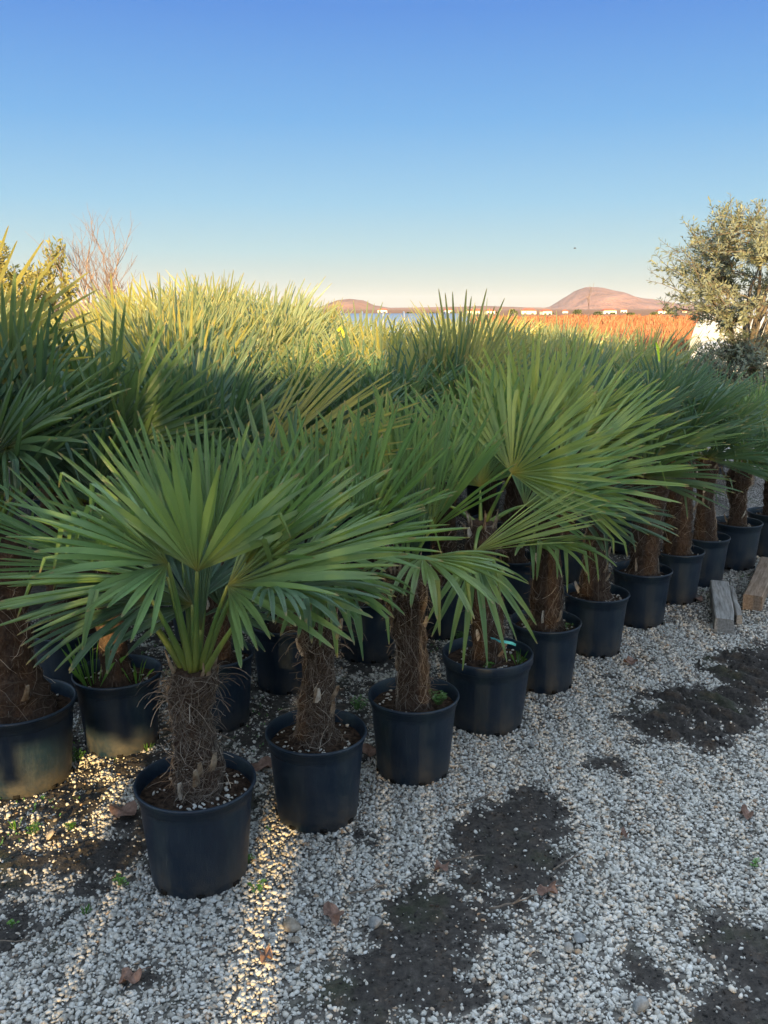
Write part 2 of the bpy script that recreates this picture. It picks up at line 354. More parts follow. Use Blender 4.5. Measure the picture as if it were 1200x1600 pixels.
def gravel():
    rng = np.random.default_rng(4); rnd = random.Random(8)
    near, nsz, farp, fsz = [], [], [], []
    def emit(y0, y1, dens, smin, smax, outp, outs):
        A = 0; y = y0; 
        xw = lambda y: .5*y+1.15
        n = int(dens*(y1-y0)*(xw(y0)+xw(y1)))
        for _ in range(n):
            y = rnd.uniform(y0, y1); x = rnd.uniform(-xw(y1), xw(y1))
            if abs(x) > xw(y): continue
            if abs(x) > .5*y+.28 and rnd.random() < .45: continue
            side = (x+.57)*(-.73)+(y-2.4)*.68
            if side > 2.6: continue
            s = soilness(x, y); pr = 1-sstep(-.25, .75, s)*.95
            if rnd.random() > pr*(1 if pr > .25 else .55): continue
            r = smin+(smax-smin)*rnd.random()**2.2
            if s > .2: r *= .55+.35*rnd.random()
            outp.append((x, y, ground_z(x, y)+r*.25+rnd.random()*.006*(pr > .5))); outs.append(r)
    emit(1.55, 3.3, 22000, .0034, .0108, near, nsz); emit(3.3, 4.6, 14500, .0040, .0110, near, nsz)
    emit(4.6, 7.2, 6000, .006, .012, farp, fsz)
    o = link('gravel', rocks_mesh('gravel', np.array(near), np.array(nsz), M['stone'], rng)); tag(o, 'pale crushed limestone gravel covering the yard', 'gravel', kind='stuff')
    o = link('gravel', rocks_mesh('gravel_far', np.array(farp), np.array(fsz), M['stone'], rng, OCT)); tag(o, 'pale gravel farther back along the rows of pots', 'gravel', kind='stuff')
    print('stones', len(near), len(farp))
gravel()
def clods():
    rng = np.random.default_rng(14); rnd = random.Random(18); P = []; SZ = []
    for _ in range(60000):
        y = rnd.uniform(1.55, 4.6); x = rnd.uniform(-.6*y, .62*y); s = soilness(x, y)
        if s < .22 or rnd.random() > .5: continue
        r = .0015+.0055*rnd.random()**3; P.append((x, y, ground_z(x, y)+r*.2)); SZ.append(r)
    o = link('soil_clods', rocks_mesh('soil_clods', np.array(P), np.array(SZ), stone_mat('soil_crumbs', [(0, (.020,.018,.016)), (.6, (.055,.049,.044)), (.9, (.12,.105,.09)), (1, (.25,.23,.20))], .95), rng)); tag(o, 'crumbly dark soil lying in the bare patches of the gravel', 'soil', kind='stuff')
clods()

# ------------------------------------------------------------------ palm leaves
def fan(mb, hub, axis, up, rad, n, span, rnd, grav=.10, cup=.15, bent=(), wmax=.015, lenjit=.14, twist=0, stray=.10, fold=1.0):
    """a pleated fan blade: hub point, direction of its middle segment, its upper side"""
    hub = Vector(hub); axis = Vector(axis).normalized(); up = Vector(up); up = (up-axis*up.dot(axis)).normalized()
    side = axis.cross(up); da = span/n
    for i in range(n):
        a = -span/2+(i+.5)*da+rnd.uniform(-.12, .12)*da; q = a/(span/2)
        L = rad*(1-.22*abs(q)**2.5)*(1+rnd.uniform(-lenjit, lenjit*.6))
        d = (axis*math.cos(a)+side*math.sin(a)+up*(cup*abs(math.sin(a))+rnd.uniform(-stray, stray))).normalized()
        c0 = (-axis*math.sin(a)+side*math.cos(a)).normalized()
        g = grav*rnd.uniform(.5, 1.5)*(1+.5*abs(q)); bt = None
        if i in bent: bt = rnd.uniform(.42, .62)
        elif rnd.random() < .09: bt = rnd.uniform(.6, .85)
        ts = [0, .12, .28, .42, .54, .66, .78, .89, .97, 1.0]; pos = hub.copy(); pt = 0; verts = []; uv = []; roll = rnd.uniform(-.9, .9)*min(1, grav*14)
        wm = wmax*rnd.uniform(.85, 1.1)
        for t in ts:
            dt = (t-pt)*L; pos = pos+d*dt
            if t > .3:
                d = (d+Vector((0, 0, -1))*g*(t-pt)*(t*1.6)*2.0).normalized()
                if bt and pt < bt <= t: d = (d*.35+Vector((rnd.uniform(-.1,.1), rnd.uniform(-.1,.1), -1))).normalized(); 
            pt = t
            nn = c0.cross(d).normalized(); c = (d.cross(nn)).normalized()
            k = max(0, t-.35)*roll; cc = c*math.cos(k)+nn*math.sin(k); nz = nn*math.cos(k)-c*math.sin(k)
            if cc.dot(c0) < 0: cc = -cc
            wf = max(.0012, t*L*math.tan(da/2)*1.03)
            wd = min(wf, wm)
            if t > .40: wd *= 1-.80*((t-.40)/.60)**1.35
            if t == 1.0: wd *= .45
            fd = wd*(.62 if t < .5 else .48)*fold
            verts += [pos-cc*wd+nz*fd, pos-nz*fd, pos+cc*wd+nz*fd]; uv += [(0, t), (.5, t), (1, t)]
        m = len(ts); fs = []
        for j in range(m-1):
            b = 3*j; fs += [(b, b+1, b+4, b+3), (b+1, b+2, b+5, b+4)]
        mb.add(verts, fs, uv)
def petiole(mb, a, b, bow=.03, r0=.010, r1=.0055, mid=None):
    a, b = Vector(a), Vector(b); d = b-a; m = (a+b)/2+Vector((d.x*.0, d.y*.0, 1))*bow
    if mid is not None: m = mid
    pts = [(1-t)**2*a+2*t*(1-t)*m+t*t*b for t in (0, .12, .3, .5, .7, .85, 1)]
    mb.tube(pts, [r0*(1.5-(i/6)*.5)*(1-i/6)+r1*(i/6) for i in range(7)], 5, flat=.6)
def leaf(parent, base, hub, axis, up, rad, n, span, rnd, mat='leaf', pet=True, **kw):
    mb = MB(); fan(mb, hub, axis, up, rad, n, span, rnd, **kw)
    o = mb.build('leaf', M[mat], parent)
    if pet:
        p = MB(); a = Vector(base); h = Vector(hub); mid = a.lerp(h, .55)+Vector((0, 0, .16*(Vector((h.x-a.x, h.y-a.y)).length)))
        petiole(p, a, h, mid=mid); p.build('petiole', M['petiole'], o, True)
    return o
def random_crown(parent, top, n, rnd, mat='leaf', lean=None, scale=1.0, el=(22, 86), seg=(30, 38), az0=None, petr=(.22, .38), radr=(.42, .52), skip=None, grav=.10, wmax=.0145, spanr=(105, 190), width=1.0, cupr=(.15, .75), droop=.30, tw=.9):
    """leaves spiral round the crown from old low ones to young upright ones"""
    top = Vector(top); a = rnd.uniform(0, 2*PI) if az0 is None else az0
    for i in range(n):
        t = i/max(1, n-1); a += 2.399963+rnd.uniform(-.25, .25)
        e = R(el[0]+(el[1]-el[0])*t**.85+rnd.uniform(-7, 7)); L = rnd.uniform(*petr)*scale*(1-.12*t); rad = rnd.uniform(*radr)*scale*(1-.12*t)
        d = Vector((math.cos(a)*math.cos(e)*width, math.sin(a)*math.cos(e)*width, math.sin(e)))
        if lean is not None: d = d+Vector(lean)*(1-.5*t)
        d.normalize()
        base = top+Vector((math.cos(a), math.sin(a), 0))*.028+Vector((0, 0, -.02+.03*t)); hub = base+d*L
        h = Vector((d.x, d.y, 0)); h = h.normalized() if h.length > .05 else Vector((math.cos(a), math.sin(a), 0))
        ax = (d+Vector((0, 0, -1))*rnd.uniform(.02, droop)*(1-.5*t)+h*.12*droop/.3).normalized()
        up = (-h*max(.15, d.z)+Vector((0, 0, 1))*max(.1, h.dot(d))); tang = h.cross(Vector((0, 0, 1)))
        up = up+tang*rnd.uniform(-tw, tw)
        if skip and skip(hub, ax): continue
        leaf(parent, base, hub, ax, up, rad, rnd.randint(*seg), R(rnd.uniform(*spanr)), rnd, mat, grav=grav, cup=rnd.uniform(*cupr)*.9, wmax=wmax*scale)

# ------------------------------------------------------------------ pots, soil, trunks
def pot_profile(r, h, band):
    rb = r*.80; rt = r*.935; lip = .012 if not band else .038
    pr = [(.001, .004), (rb*.90, .004), (rb*.97, .0), (rb, .006)]
    for k in range(1, 7): t = k/7; pr.append((rb+(rt-rb)*t, .006+(h-lip-.012)*t))
    pr += [(rt+.001, h-lip-.020), (rt+.0045, h-lip-.017), (rt+.0045, h-lip-.004), (r*.985, h-lip-.001), (r, h-lip+.003), (r, h-.004), (r*.99, h), (r*.965, h), (r*.952, h-.005), (rt-.004, h-.03), (rb*.98, .02), (.001, .02)]
    return pr
def make_pot(parent, r=.175, h=.31, band=False, seed=0):
    mb = MB(); rr = random.Random(seed); ph = rr.uniform(0, 6); am = rr.uniform(.004, .012)
    mb.lathe(pot_profile(r, h, band), 64, lambda a, z: am*math.sin(2*a+ph)*(z/h))
    nf = len(mb.f); rb = r*.80
    for k in range(8):
        a = k*PI/4+rr.uniform(-.03, .03)+.2; rot = Matrix.Rotation(a, 3, 'Z')
        mb.box(rot @ Vector((rb-.0025+.0035, 0, .014)), (.009, .022, .012), rot)
    p = mb.build('pot', M['pot'], parent, True); p.data.materials.append(M['hole'])
    for q in p.data.polygons[nf:]: q.material_index = 1
    return p
def soil_z(x, y, s): return .010*noise.noise(Vector((x*14, y*14, s)))+.004*noise.noise(Vector((x*50, y*50, s)))
def make_soil(parent, r, z, seed, stones=60, pale=True):
    mb = MB(); n = 28; rings = 9; vs = []
    for i in range(rings+1):
        q = r*i/rings
        for k in range(n):
            a = 2*PI*k/n; x, y = q*math.cos(a), q*math.sin(a); vs.append((x, y, z+soil_z(x, y, seed)+.022*(1-i/rings)**1.5))
    mb.add(vs, [(i*n+k, i*n+(k+1)%n, (i+1)*n+(k+1)%n, (i+1)*n+k) for i in range(rings) for k in range(n)])
    s = mb.build('soil', M['soil'], parent, True)
    rnd = random.Random(seed+99); rng = np.random.default_rng(seed); P = []; SZ = []; ca = rnd.uniform(0, 6)
    for _ in range(stones):
        a = rnd.gauss(ca, 1.1) if rnd.random() < .7 else rnd.uniform(0, 6.3); q = r*rnd.uniform(.5, .95); x, y = q*math.cos(a), q*math.sin(a)
        P.append((x, y, z+soil_z(x, y, seed)+.022*(1-q/r)**1.5+.003)); SZ.append(rnd.uniform(.003, .0085))
    if P:
        o = link('pebbles', rocks_mesh('pebbles', np.array(P), np.array(SZ), M['stone_pale' if pale else 'stone'], rng), s); o['kind'] = 'stuff'
    return s
def make_trunk(parent, z0, z1, r, seed, fib=340, lean=(0, 0), stubs=5, bulge=1.0):
    rnd = random.Random(seed); H = z1-z0; n = 30; rows = 48; vs = []
    def rad(t, a=0):
        b = r*(1.12-.25*t+.34*bulge*sstep(.62, .88, t)-.42*sstep(.92, 1.06, t))*(1+.25*sstep(.12, 0, t))
        return b*(1+.13*math.sin(t*(5+seed % 3)+seed*1.7))*(.93+.15*((t*H/.055+.35*noise.noise(Vector((math.cos(a)*1.5, math.sin(a)*1.5, seed)))+a/(2*PI)) % 1.0))
    def P(t, a, off=0):
        q = rad(t, a)*(1+.24*noise.noise(Vector((math.cos(a)*1.3, math.sin(a)*1.3, t*H*14+seed)))+.13*noise.noise(Vector((math.cos(a)*4, math.sin(a)*4, t*H*40+seed))))+off
        wob = Vector((noise.noise(Vector((seed, t*2, 0))), noise.noise(Vector((seed, 5, t*2))), 0))*.014
        return Vector((lean[0]*t+wob.x+q*math.cos(a), lean[1]*t+wob.y+q*math.sin(a), z0+H*t))
    for i in range(rows+1):
        for k in range(n): vs.append(P(i/rows*1.02, 2*PI*k/n))
    mb = MB(); mb.add(vs, [(i*n+k, i*n+(k+1)%n, (i+1)*n+(k+1)%n, (i+1)*n+k) for i in range(rows) for k in range(n)]+[tuple(rows*n+k for k in range(n))])
    t = mb.build('trunk', M['trunk'], parent, True)
    fb = MB()
    for _ in range(fib):
        t0 = rnd.uniform(.02, 1.0); a = rnd.uniform(0, 2*PI); m = rnd.randint(4, 7); kind = rnd.random(); pts = []
        if kind < .76:      # mats wrapped round the trunk
            da = rnd.uniform(-.35, .35); dt = rnd.uniform(-.05, .05); off = rnd.uniform(.000, .008); cv = rnd.uniform(-.02, .02)
            for j in range(m): pts.append(P(min(1, max(0, t0+dt*j+cv*j*j*.4)), a+da*j, off*math.sin(PI*(j+.3)/m)+.001))
        elif kind < .955:     # loose ends curling out
            d = Vector((math.cos(a)+rnd.uniform(-.7,.7), math.sin(a)+rnd.uniform(-.7,.7), rnd.uniform(-.6, 1.0))).normalized(); p = P(t0, a); st = rnd.uniform(.006, .014)
            for j in range(m): pts.append(p.copy()); p = p+d*st; d = (d+Vector((rnd.uniform(-.35,.35), rnd.uniform(-.35,.35), rnd.uniform(-.5, .2)))).normalized()
        else:               # long hoops near the crown
            t0 = rnd.uniform(.75, 1.0); d = Vector((math.cos(a), math.sin(a), rnd.uniform(.2, 1.2))).normalized(); p = P(t0, a); st = rnd.uniform(.012, .022)
            for j in range(m+1): pts.append(p.copy()); p = p+d*st; d = (d+Vector((rnd.uniform(-.1,.1), rnd.uniform(-.1,.1), -.38))).normalized()
        fb.tube(pts, [rnd.uniform(.0004, .0011)]*len(pts), 3, cap=False)
    f = fb.build('fibre', M['fibre'], t); f['kind'] = 'stuff'
    for k in range(stubs):
        t0 = rnd.uniform(.08, .95); a = rnd.uniform(0, 2*PI); p = P(t0, a, -.004); out = Vector((math.cos(a), math.sin(a), 0)); L = rnd.uniform(.03, .075)
        q = p+out*L*rnd.uniform(.2, .6)+Vector((0, 0, L)); sb = MB(); sb.tube([p, p.lerp(q, .5)+out*.004, q], [.016, .012, .007], 6, flat=.4)
        sb.build('leaf_stub', M['stub_pale' if rnd.random() < .35 else 'stub'], t)
    # shredded sheaths standing round the crown
    for k in range(max(0, stubs)):
        a = rnd.uniform(0, 2*PI); p = P(.97, a, -.006); out = Vector((math.cos(a), math.sin(a), 0)); sb = MB(); L = rnd.uniform(.05, .10)
        q = p+out*L*.3+Vector((0, 0, L)); w_ = out.cross(Vector((0, 0, 1))); c = rnd.uniform(-.5, .5)
        mid = p.lerp(q, .5)+w_*c*.02; sb.tube([p, mid, q+w_*c*.01], [.009, .006, .0015], 5, flat=.3)
        sb.build('sheath', M['stub'], t)
    return t

# ------------------------------------------------------------------ the front row
FR = 'potted fan palms in the front row along the aisle'
def palm_root(x, y, label, group, rz=0):
    o = empty('potted_palm', (x, y, 0), rz); return tag(o, label, 'potted palm', group)
def L2(root, p): return Vector(p)-root.location
AISLE = (.30, -.18, 0)
def front(x, y, r, h, top, tr, label, seed, band=False, stones=60, lean=(0, 0), crown=None, stubs=8, fib=340):
    root = palm_root(x, y, label, FR); make_pot(root, r, h, band, seed); make_soil(root, r*.93, h-.045, seed, stones)
    make_trunk(root, h-.06, top, tr, seed, fib, lean, stubs)
    if crown: random_crown(root, (lean[0], lean[1], top-.01), rnd=random.Random(seed*7+1), **crown)
    return root
# 1: nearest palm, leaves set one by one
r1 = front(-.57, 2.42, .182, .315, .665, .056, 'nearest palm of all, broad green leaves with some segments bent straight down', 11, stones=70, lean=(.015, 0), stubs=11, fib=1500)
rn = random.Random(5); T1 = Vector((-.555, 2.42, .65))
def hero(root, T, hx, hy, Y, axis, up, rad, n, span, mat='leaf_front', **kw):
    hub = at(hx, hy, Y); b = T+Vector(((hub.x-T.x)*.1, (hub.y-T.y)*.1, 0))
    kw.setdefault('wmax', .0165)
    leaf(root, L2(root, b), L2(root, hub), axis, up, rad, n, R(span), rn, mat, **kw)
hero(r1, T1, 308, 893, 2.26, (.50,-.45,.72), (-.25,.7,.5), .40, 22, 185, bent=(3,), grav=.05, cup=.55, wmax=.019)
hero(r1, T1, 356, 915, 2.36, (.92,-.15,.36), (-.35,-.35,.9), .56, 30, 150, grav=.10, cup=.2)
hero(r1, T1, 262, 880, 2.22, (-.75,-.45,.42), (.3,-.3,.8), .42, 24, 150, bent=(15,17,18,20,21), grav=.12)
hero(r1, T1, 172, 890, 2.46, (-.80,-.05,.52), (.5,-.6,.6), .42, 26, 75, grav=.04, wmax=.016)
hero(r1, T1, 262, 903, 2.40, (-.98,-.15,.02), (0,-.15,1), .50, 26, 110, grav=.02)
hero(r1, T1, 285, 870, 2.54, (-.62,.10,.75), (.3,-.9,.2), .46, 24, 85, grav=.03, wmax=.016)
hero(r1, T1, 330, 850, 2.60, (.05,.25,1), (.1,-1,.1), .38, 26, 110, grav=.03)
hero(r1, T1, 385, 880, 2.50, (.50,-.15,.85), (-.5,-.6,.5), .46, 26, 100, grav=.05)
hero(r1, T1, 420, 918, 2.20, (.75,-.50,.10), (-.2,.2,1), .34, 22, 120, grav=.30, bent=(5,8,12,15), mat='leaf')
hero(r1, T1, 352, 955, 2.50, (.55,.20,.55), (-.5,-.5,.6), .30, 22, 190, grav=.15, mat='leaf', wmax=.012)
hero(r1, T1, 300, 945, 2.47, (-.5,.25,.5), (.4,-.6,.5), .34, 24, 190, grav=.15, mat='leaf', wmax=.013)
hero(r1, T1, 314, 985, 2.43, (.0,.0,1), (0,-1,.1), .30, 12, 28, grav=.0, mat='leaf')
hero(r1, T1, 235, 935, 2.35, (-.7,-.3,-.15), (.0,-.2,1), .38, 22, 120, grav=.25, mat='leaf')

r2 = front(-.23, 2.75, .172, .31, .72, .053, 'second palm from the nearest, shaggy fibrous trunk, pot scuffed at its base', 12, stones=60, lean=(.02, 0), stubs=11, fib=1200)
T2 = Vector((-.21, 2.75, .71))
hero(r2, T2, 495, 850, 2.86, (.0,.15,1), (.4,-1,.1), .46, 28, 100, grav=.04)
hero(r2, T2, 560, 850, 2.74, (.35,-.15,.9), (-.7,-.6,.4), .50, 28, 90, grav=.05)
hero(r2, T2, 470, 870, 2.62, (.92,-.25,.28), (-.2,-.2,1), .52, 30, 150, grav=.12)
hero(r2, T2, 440, 850, 2.86, (-.4,.15,.85), (.3,-.8,.3), .48, 30, 150, grav=.04, mat='leaf')
hero(r2, T2, 500, 905, 2.58, (.35,-.75,-.1), (0,.1,1), .34, 22, 160, grav=.35, bent=(9,10,12,13))
hero(r2, T2, 455, 925, 2.85, (-.55,.2,.35), (.3,-.4,.8), .36, 26, 190, grav=.2, mat='leaf')
hero(r2, T2, 500, 930, 2.74, (.05,.0,1), (0,-1,.1), .26, 12, 30, grav=.0, mat='leaf')

r3 = front(.11, 3.04, .168, .31, .80, .054, 'third palm from the nearest, curled dry stubs and green weeds in its pot', 13, stones=40, lean=(-.03, 0), stubs=10, fib=1100)
T3 = Vector((.08, 3.04, .79))
hero(r3, T3, 640, 805, 3.10, (-.1,.1,1), (.5,-1,.1), .47, 28, 100, grav=.04)
hero(r3, T3, 672, 830, 3.00, (.40,-.1,.9), (-.7,-.5,.4), .48, 26, 80, grav=.05)
hero(r3, T3, 600, 800, 3.15, (-.35,.1,.85), (.3,-.8,.3), .44, 30, 150, grav=.04)
hero(r3, T3, 660, 870, 2.88, (.35,-.7,-.05), (0,.1,1), .38, 24, 150, grav=.3, bent=(8,9,14))
hero(r3, T3, 648, 880, 3.05, (.05,.0,1), (0,-1,.1), .32, 12, 30, grav=.0, mat='leaf')

r4 = front(.43, 3.44, .187, .315, .86, .056, 'fourth palm, squat wide-rimmed pot, yellow-green leaf over drooping split segments', 14, band=True, stones=50, lean=(-.04, 0), fib=700)
T4 = Vector((.39, 3.44, .85))
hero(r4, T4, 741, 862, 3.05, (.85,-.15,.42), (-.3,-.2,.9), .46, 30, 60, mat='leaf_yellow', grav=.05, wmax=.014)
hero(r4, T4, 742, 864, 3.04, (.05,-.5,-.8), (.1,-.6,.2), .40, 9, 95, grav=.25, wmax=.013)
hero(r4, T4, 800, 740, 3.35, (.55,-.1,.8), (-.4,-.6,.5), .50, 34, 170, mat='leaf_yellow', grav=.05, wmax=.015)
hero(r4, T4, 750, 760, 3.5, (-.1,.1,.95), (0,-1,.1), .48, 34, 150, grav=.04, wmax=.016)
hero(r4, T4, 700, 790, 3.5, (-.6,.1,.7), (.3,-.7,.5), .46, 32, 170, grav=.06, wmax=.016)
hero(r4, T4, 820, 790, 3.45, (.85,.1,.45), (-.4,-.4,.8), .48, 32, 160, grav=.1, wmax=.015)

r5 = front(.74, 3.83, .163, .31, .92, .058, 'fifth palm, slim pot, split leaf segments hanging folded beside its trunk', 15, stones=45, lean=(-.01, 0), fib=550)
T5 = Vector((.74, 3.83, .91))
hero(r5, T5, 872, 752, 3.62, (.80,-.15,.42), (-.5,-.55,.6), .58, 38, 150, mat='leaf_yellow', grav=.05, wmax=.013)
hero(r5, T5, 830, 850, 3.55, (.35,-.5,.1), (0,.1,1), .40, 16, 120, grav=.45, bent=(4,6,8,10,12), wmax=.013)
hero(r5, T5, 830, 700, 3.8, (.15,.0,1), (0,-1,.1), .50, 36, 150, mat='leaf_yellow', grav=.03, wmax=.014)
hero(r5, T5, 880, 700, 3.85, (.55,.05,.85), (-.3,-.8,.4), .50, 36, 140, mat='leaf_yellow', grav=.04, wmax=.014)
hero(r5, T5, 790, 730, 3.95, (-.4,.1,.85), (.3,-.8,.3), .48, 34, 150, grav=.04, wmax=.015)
hero(r5, T5, 900, 800, 3.75, (.85,-.1,.05), (-.1,-.3,1), .42, 30, 160, grav=.2, mat='leaf', wmax=.014)
hero(r5, T5, 862, 830, 3.83, (.0,.0,1), (0,-1,.1), .30, 12, 34, grav=.0, mat='leaf')

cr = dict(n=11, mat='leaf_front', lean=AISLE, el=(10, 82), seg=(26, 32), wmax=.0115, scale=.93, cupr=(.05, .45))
front(1.07, 4.25, .165, .31, .90, .062, 'sixth palm, thick furry trunk, pale gravel scattered on its soil', 16, stones=70, lean=(-.02, 0), crown=dict(cr, mat='leaf'), fib=550)
front(1.42, 4.66, .160, .31, .92, .075, 'seventh palm, stout brown shaggy trunk in a plain black pot', 17, stones=30, lean=(.02, 0), crown=dict(cr, mat='leaf', n=12, scale=.85), fib=550)
front(1.74, 5.05, .155, .31, .88, .070, 'eighth palm, leaning fibrous trunk, pot half behind the stout-trunked one', 18, stones=20, lean=(-.03, 0), crown=dict(cr, mat='leaf', scale=.78), fib=400)
front(2.02, 5.38, .152, .31, .80, .055, 'ninth palm, short trunk in a small pot behind the weathered timbers', 19, stones=20, lean=(-.03, .02), crown=dict(cr, mat='leaf', n=11, scale=.78), fib=400)
front(2.37, 5.76, .165, .31, .66, .055, 'tenth palm, short splayed trunk, pale open leaves, beyond the brown timber', 20, stones=40, lean=(-.02, 0), crown=dict(cr, mat='leaf_front', n=11, scale=.85, el=(10, 84)), fib=400)
front(2.72, 6.05, .160, .31, .70, .055, 'rightmost palm of the front row, cut by the photo edge', 21, stones=20, crown=dict(cr, mat='leaf', n=11, scale=.9), fib=200)

# ------------------------------------------------------------------ second row
SR = 'potted fan palms in the second row'
def second(x, y, r, top, tr, label, seed, grp=SR, crown=None, lean=(0, 0), fib=240, stones=30, h=.31):
    root = palm_root(x, y, label, grp); make_pot(root, r, h, False, seed); make_soil(root, r*.93, h-.05, seed, stones)
    make_trunk(root, h-.06, top, tr, seed, fib, lean, 4)
    c = dict(n=10, mat='leaf', el=(30, 87), seg=(26, 32), wmax=.0115, scale=.98); c.update(crown or {})
    random_crown(root, (lean[0], lean[1], top-.01), rnd=random.Random(seed*13+3), **c); return root
second(-1.33, 2.98, .200, .93, .098, 'large palm at the left edge, thickest trunk, sunlight across its pot base', 31, crown=dict(n=14, scale=1.08, el=(20, 80), lean=(-.25, -.1, .1), az0=1.0), lean=(-.05, 0), fib=420)
rL = [o for o in S.objects if o.get('label', '').startswith('large palm at the left')][0]; TL = Vector((-1.38, 2.98, .92))
hero(rL, TL, 15, 640, 3.0, (-.18,-.05,1), (.3,-1,.1), .46, 24, 120, mat='leaf', grav=.0, wmax=.014, cup=.5)
hero(rL, TL, 60, 690, 2.9, (.12,-.1,1), (-.4,-.9,.1), .46, 24, 100, mat='leaf', grav=.0, wmax=.015, cup=.6)
hero(rL, TL, -60, 590, 3.0, (.60,.1,.55), (-.3,-1,.3), .52, 26, 120, mat='leaf_field', grav=.03, wmax=.014)
hero(rL, TL, 10, 700, 2.75, (.75,-.2,.45), (-.3,-.5,.8), .46, 24, 150, mat='leaf', grav=.12, wmax=.014)
r32 = second(-1.05, 3.25, .172, .86, .052, 'palm in the scuffed pot left of the nearest palm, orange light on its trunk', 32, crown=dict(scale=1.0, el=(40, 86)), fib=160, lean=(0, .01))
hero(r32, Vector((-1.05, 3.25, .85)), 172, 700, 3.12, (.18,-.12,1), (0,-1,.1), .52, 30, 165, mat='leaf', grav=.03, wmax=.014, cup=.1)
hero(r32, Vector((-1.05, 3.25, .85)), 190, 800, 3.0, (-.55,-.15,.8), (.3,-1,.3), .50, 24, 60, mat='leaf', grav=.02, wmax=.012)
r33 = second(-.70, 3.45, .160, .88, .055, 'palm right behind the nearest trunk, its pot half hidden', 33, crown=dict(scale=1.0))
hero(r33, Vector((-.70, 3.45, .88)), 392, 742, 3.25, (.85,-.1,.50), (-.5,-.8,.6), .66, 32, 85, mat='leaf_field', grav=.05, wmax=.012, cup=.1)
hero(r33, Vector((-.70, 3.45, .88)), 300, 720, 3.5, (.45,.1,.85), (-.2,-1,.3), .60, 30, 130, mat='leaf_field', grav=.02, wmax=.012, cup=.1)
second(-.45, 3.82, .165, .92, .058, 'palm in deep shade behind the nearest two, loose roots over its rim', 34)
second(-.08, 4.18, .165, .95, .058, 'palm behind and between the second and third of the front row', 35)
r36 = second(.31, 4.48, .160, .92, .058, 'palm behind and between the third and fourth of the front row', 36)
hero(r36, Vector((.31, 4.48, .92)), 715, 640, 4.45, (.25,-.05,1), (-.2,-1,.2), .58, 32, 100, mat='leaf_field', grav=.01, wmax=.012, cup=.1)
hero(r36, Vector((.31, 4.48, .92)), 660, 660, 4.4, (-.35,-.05,.9), (.2,-1,.2), .52, 30, 120, mat='leaf_field', grav=.01, wmax=.012, cup=.1)
second(.74, 4.90, .155, .88, .058, 'palm behind and between the fifth and sixth of the front row', 37)
second(1.14, 5.45, .155, .82, .06, 'palm whose pot shows behind the sixth trunk', 38)
second(1.72, 6.15, .155, .75, .06, 'palm whose pot shows between the seventh and eighth trunks', 39, crown=dict(scale=.85))
second(-1.42, 3.74, .165, .95, .058, 'palm in an empty-looking pale-rimmed pot at the left', 40, stones=0)
second(2.25, 6.75, .155, .72, .055, 'palm behind the ninth of the front row', 41, crown=dict(scale=.8))

# ------------------------------------------------------------------ the rows behind: five palms built, then copied
protos = []
for k in range(5):
    rnd = random.Random(60+k); root = palm_root(0, 0, 'fan palm', 'g'); top = (.80, .86, .82, .90, .84)[k]
    make_pot(root, .165, .31, False, 60+k); make_soil(root, .153, .26, 60+k, 12); make_trunk(root, .25, top, .06, 60+k, 110, (0, 0), 2)
    random_crown(root, (0, 0, top-.01), 10, rnd, 'leaf_field', el=(34, 88), seg=(20, 27), petr=(.28, .54), radr=(.64, .80), droop=.10, grav=.012, wmax=.0155, width=.9, cupr=(.0, .35), spanr=(130, 200), tw=.35)
    protos.append(root); root['hz'] = max(v.co.z for ch in root.children if ch.name.startswith('leaf') for v in ch.data.vertices)
used = [False]*5; rnd = random.Random(77); nback = 0
placed = [(o.location.x, o.location.y) for o in S.objects if o.name.startswith('potted_palm') and o not in protos]
dirv = Vector((.675, .738)); perp = Vector((-.738, .675)); o0 = Vector((-.57, 2.42))
ORD = 'first second third fourth fifth sixth seventh eighth ninth tenth eleventh twelfth thirteenth fourteenth fifteenth sixteenth seventeenth eighteenth nineteenth twentieth'.split()
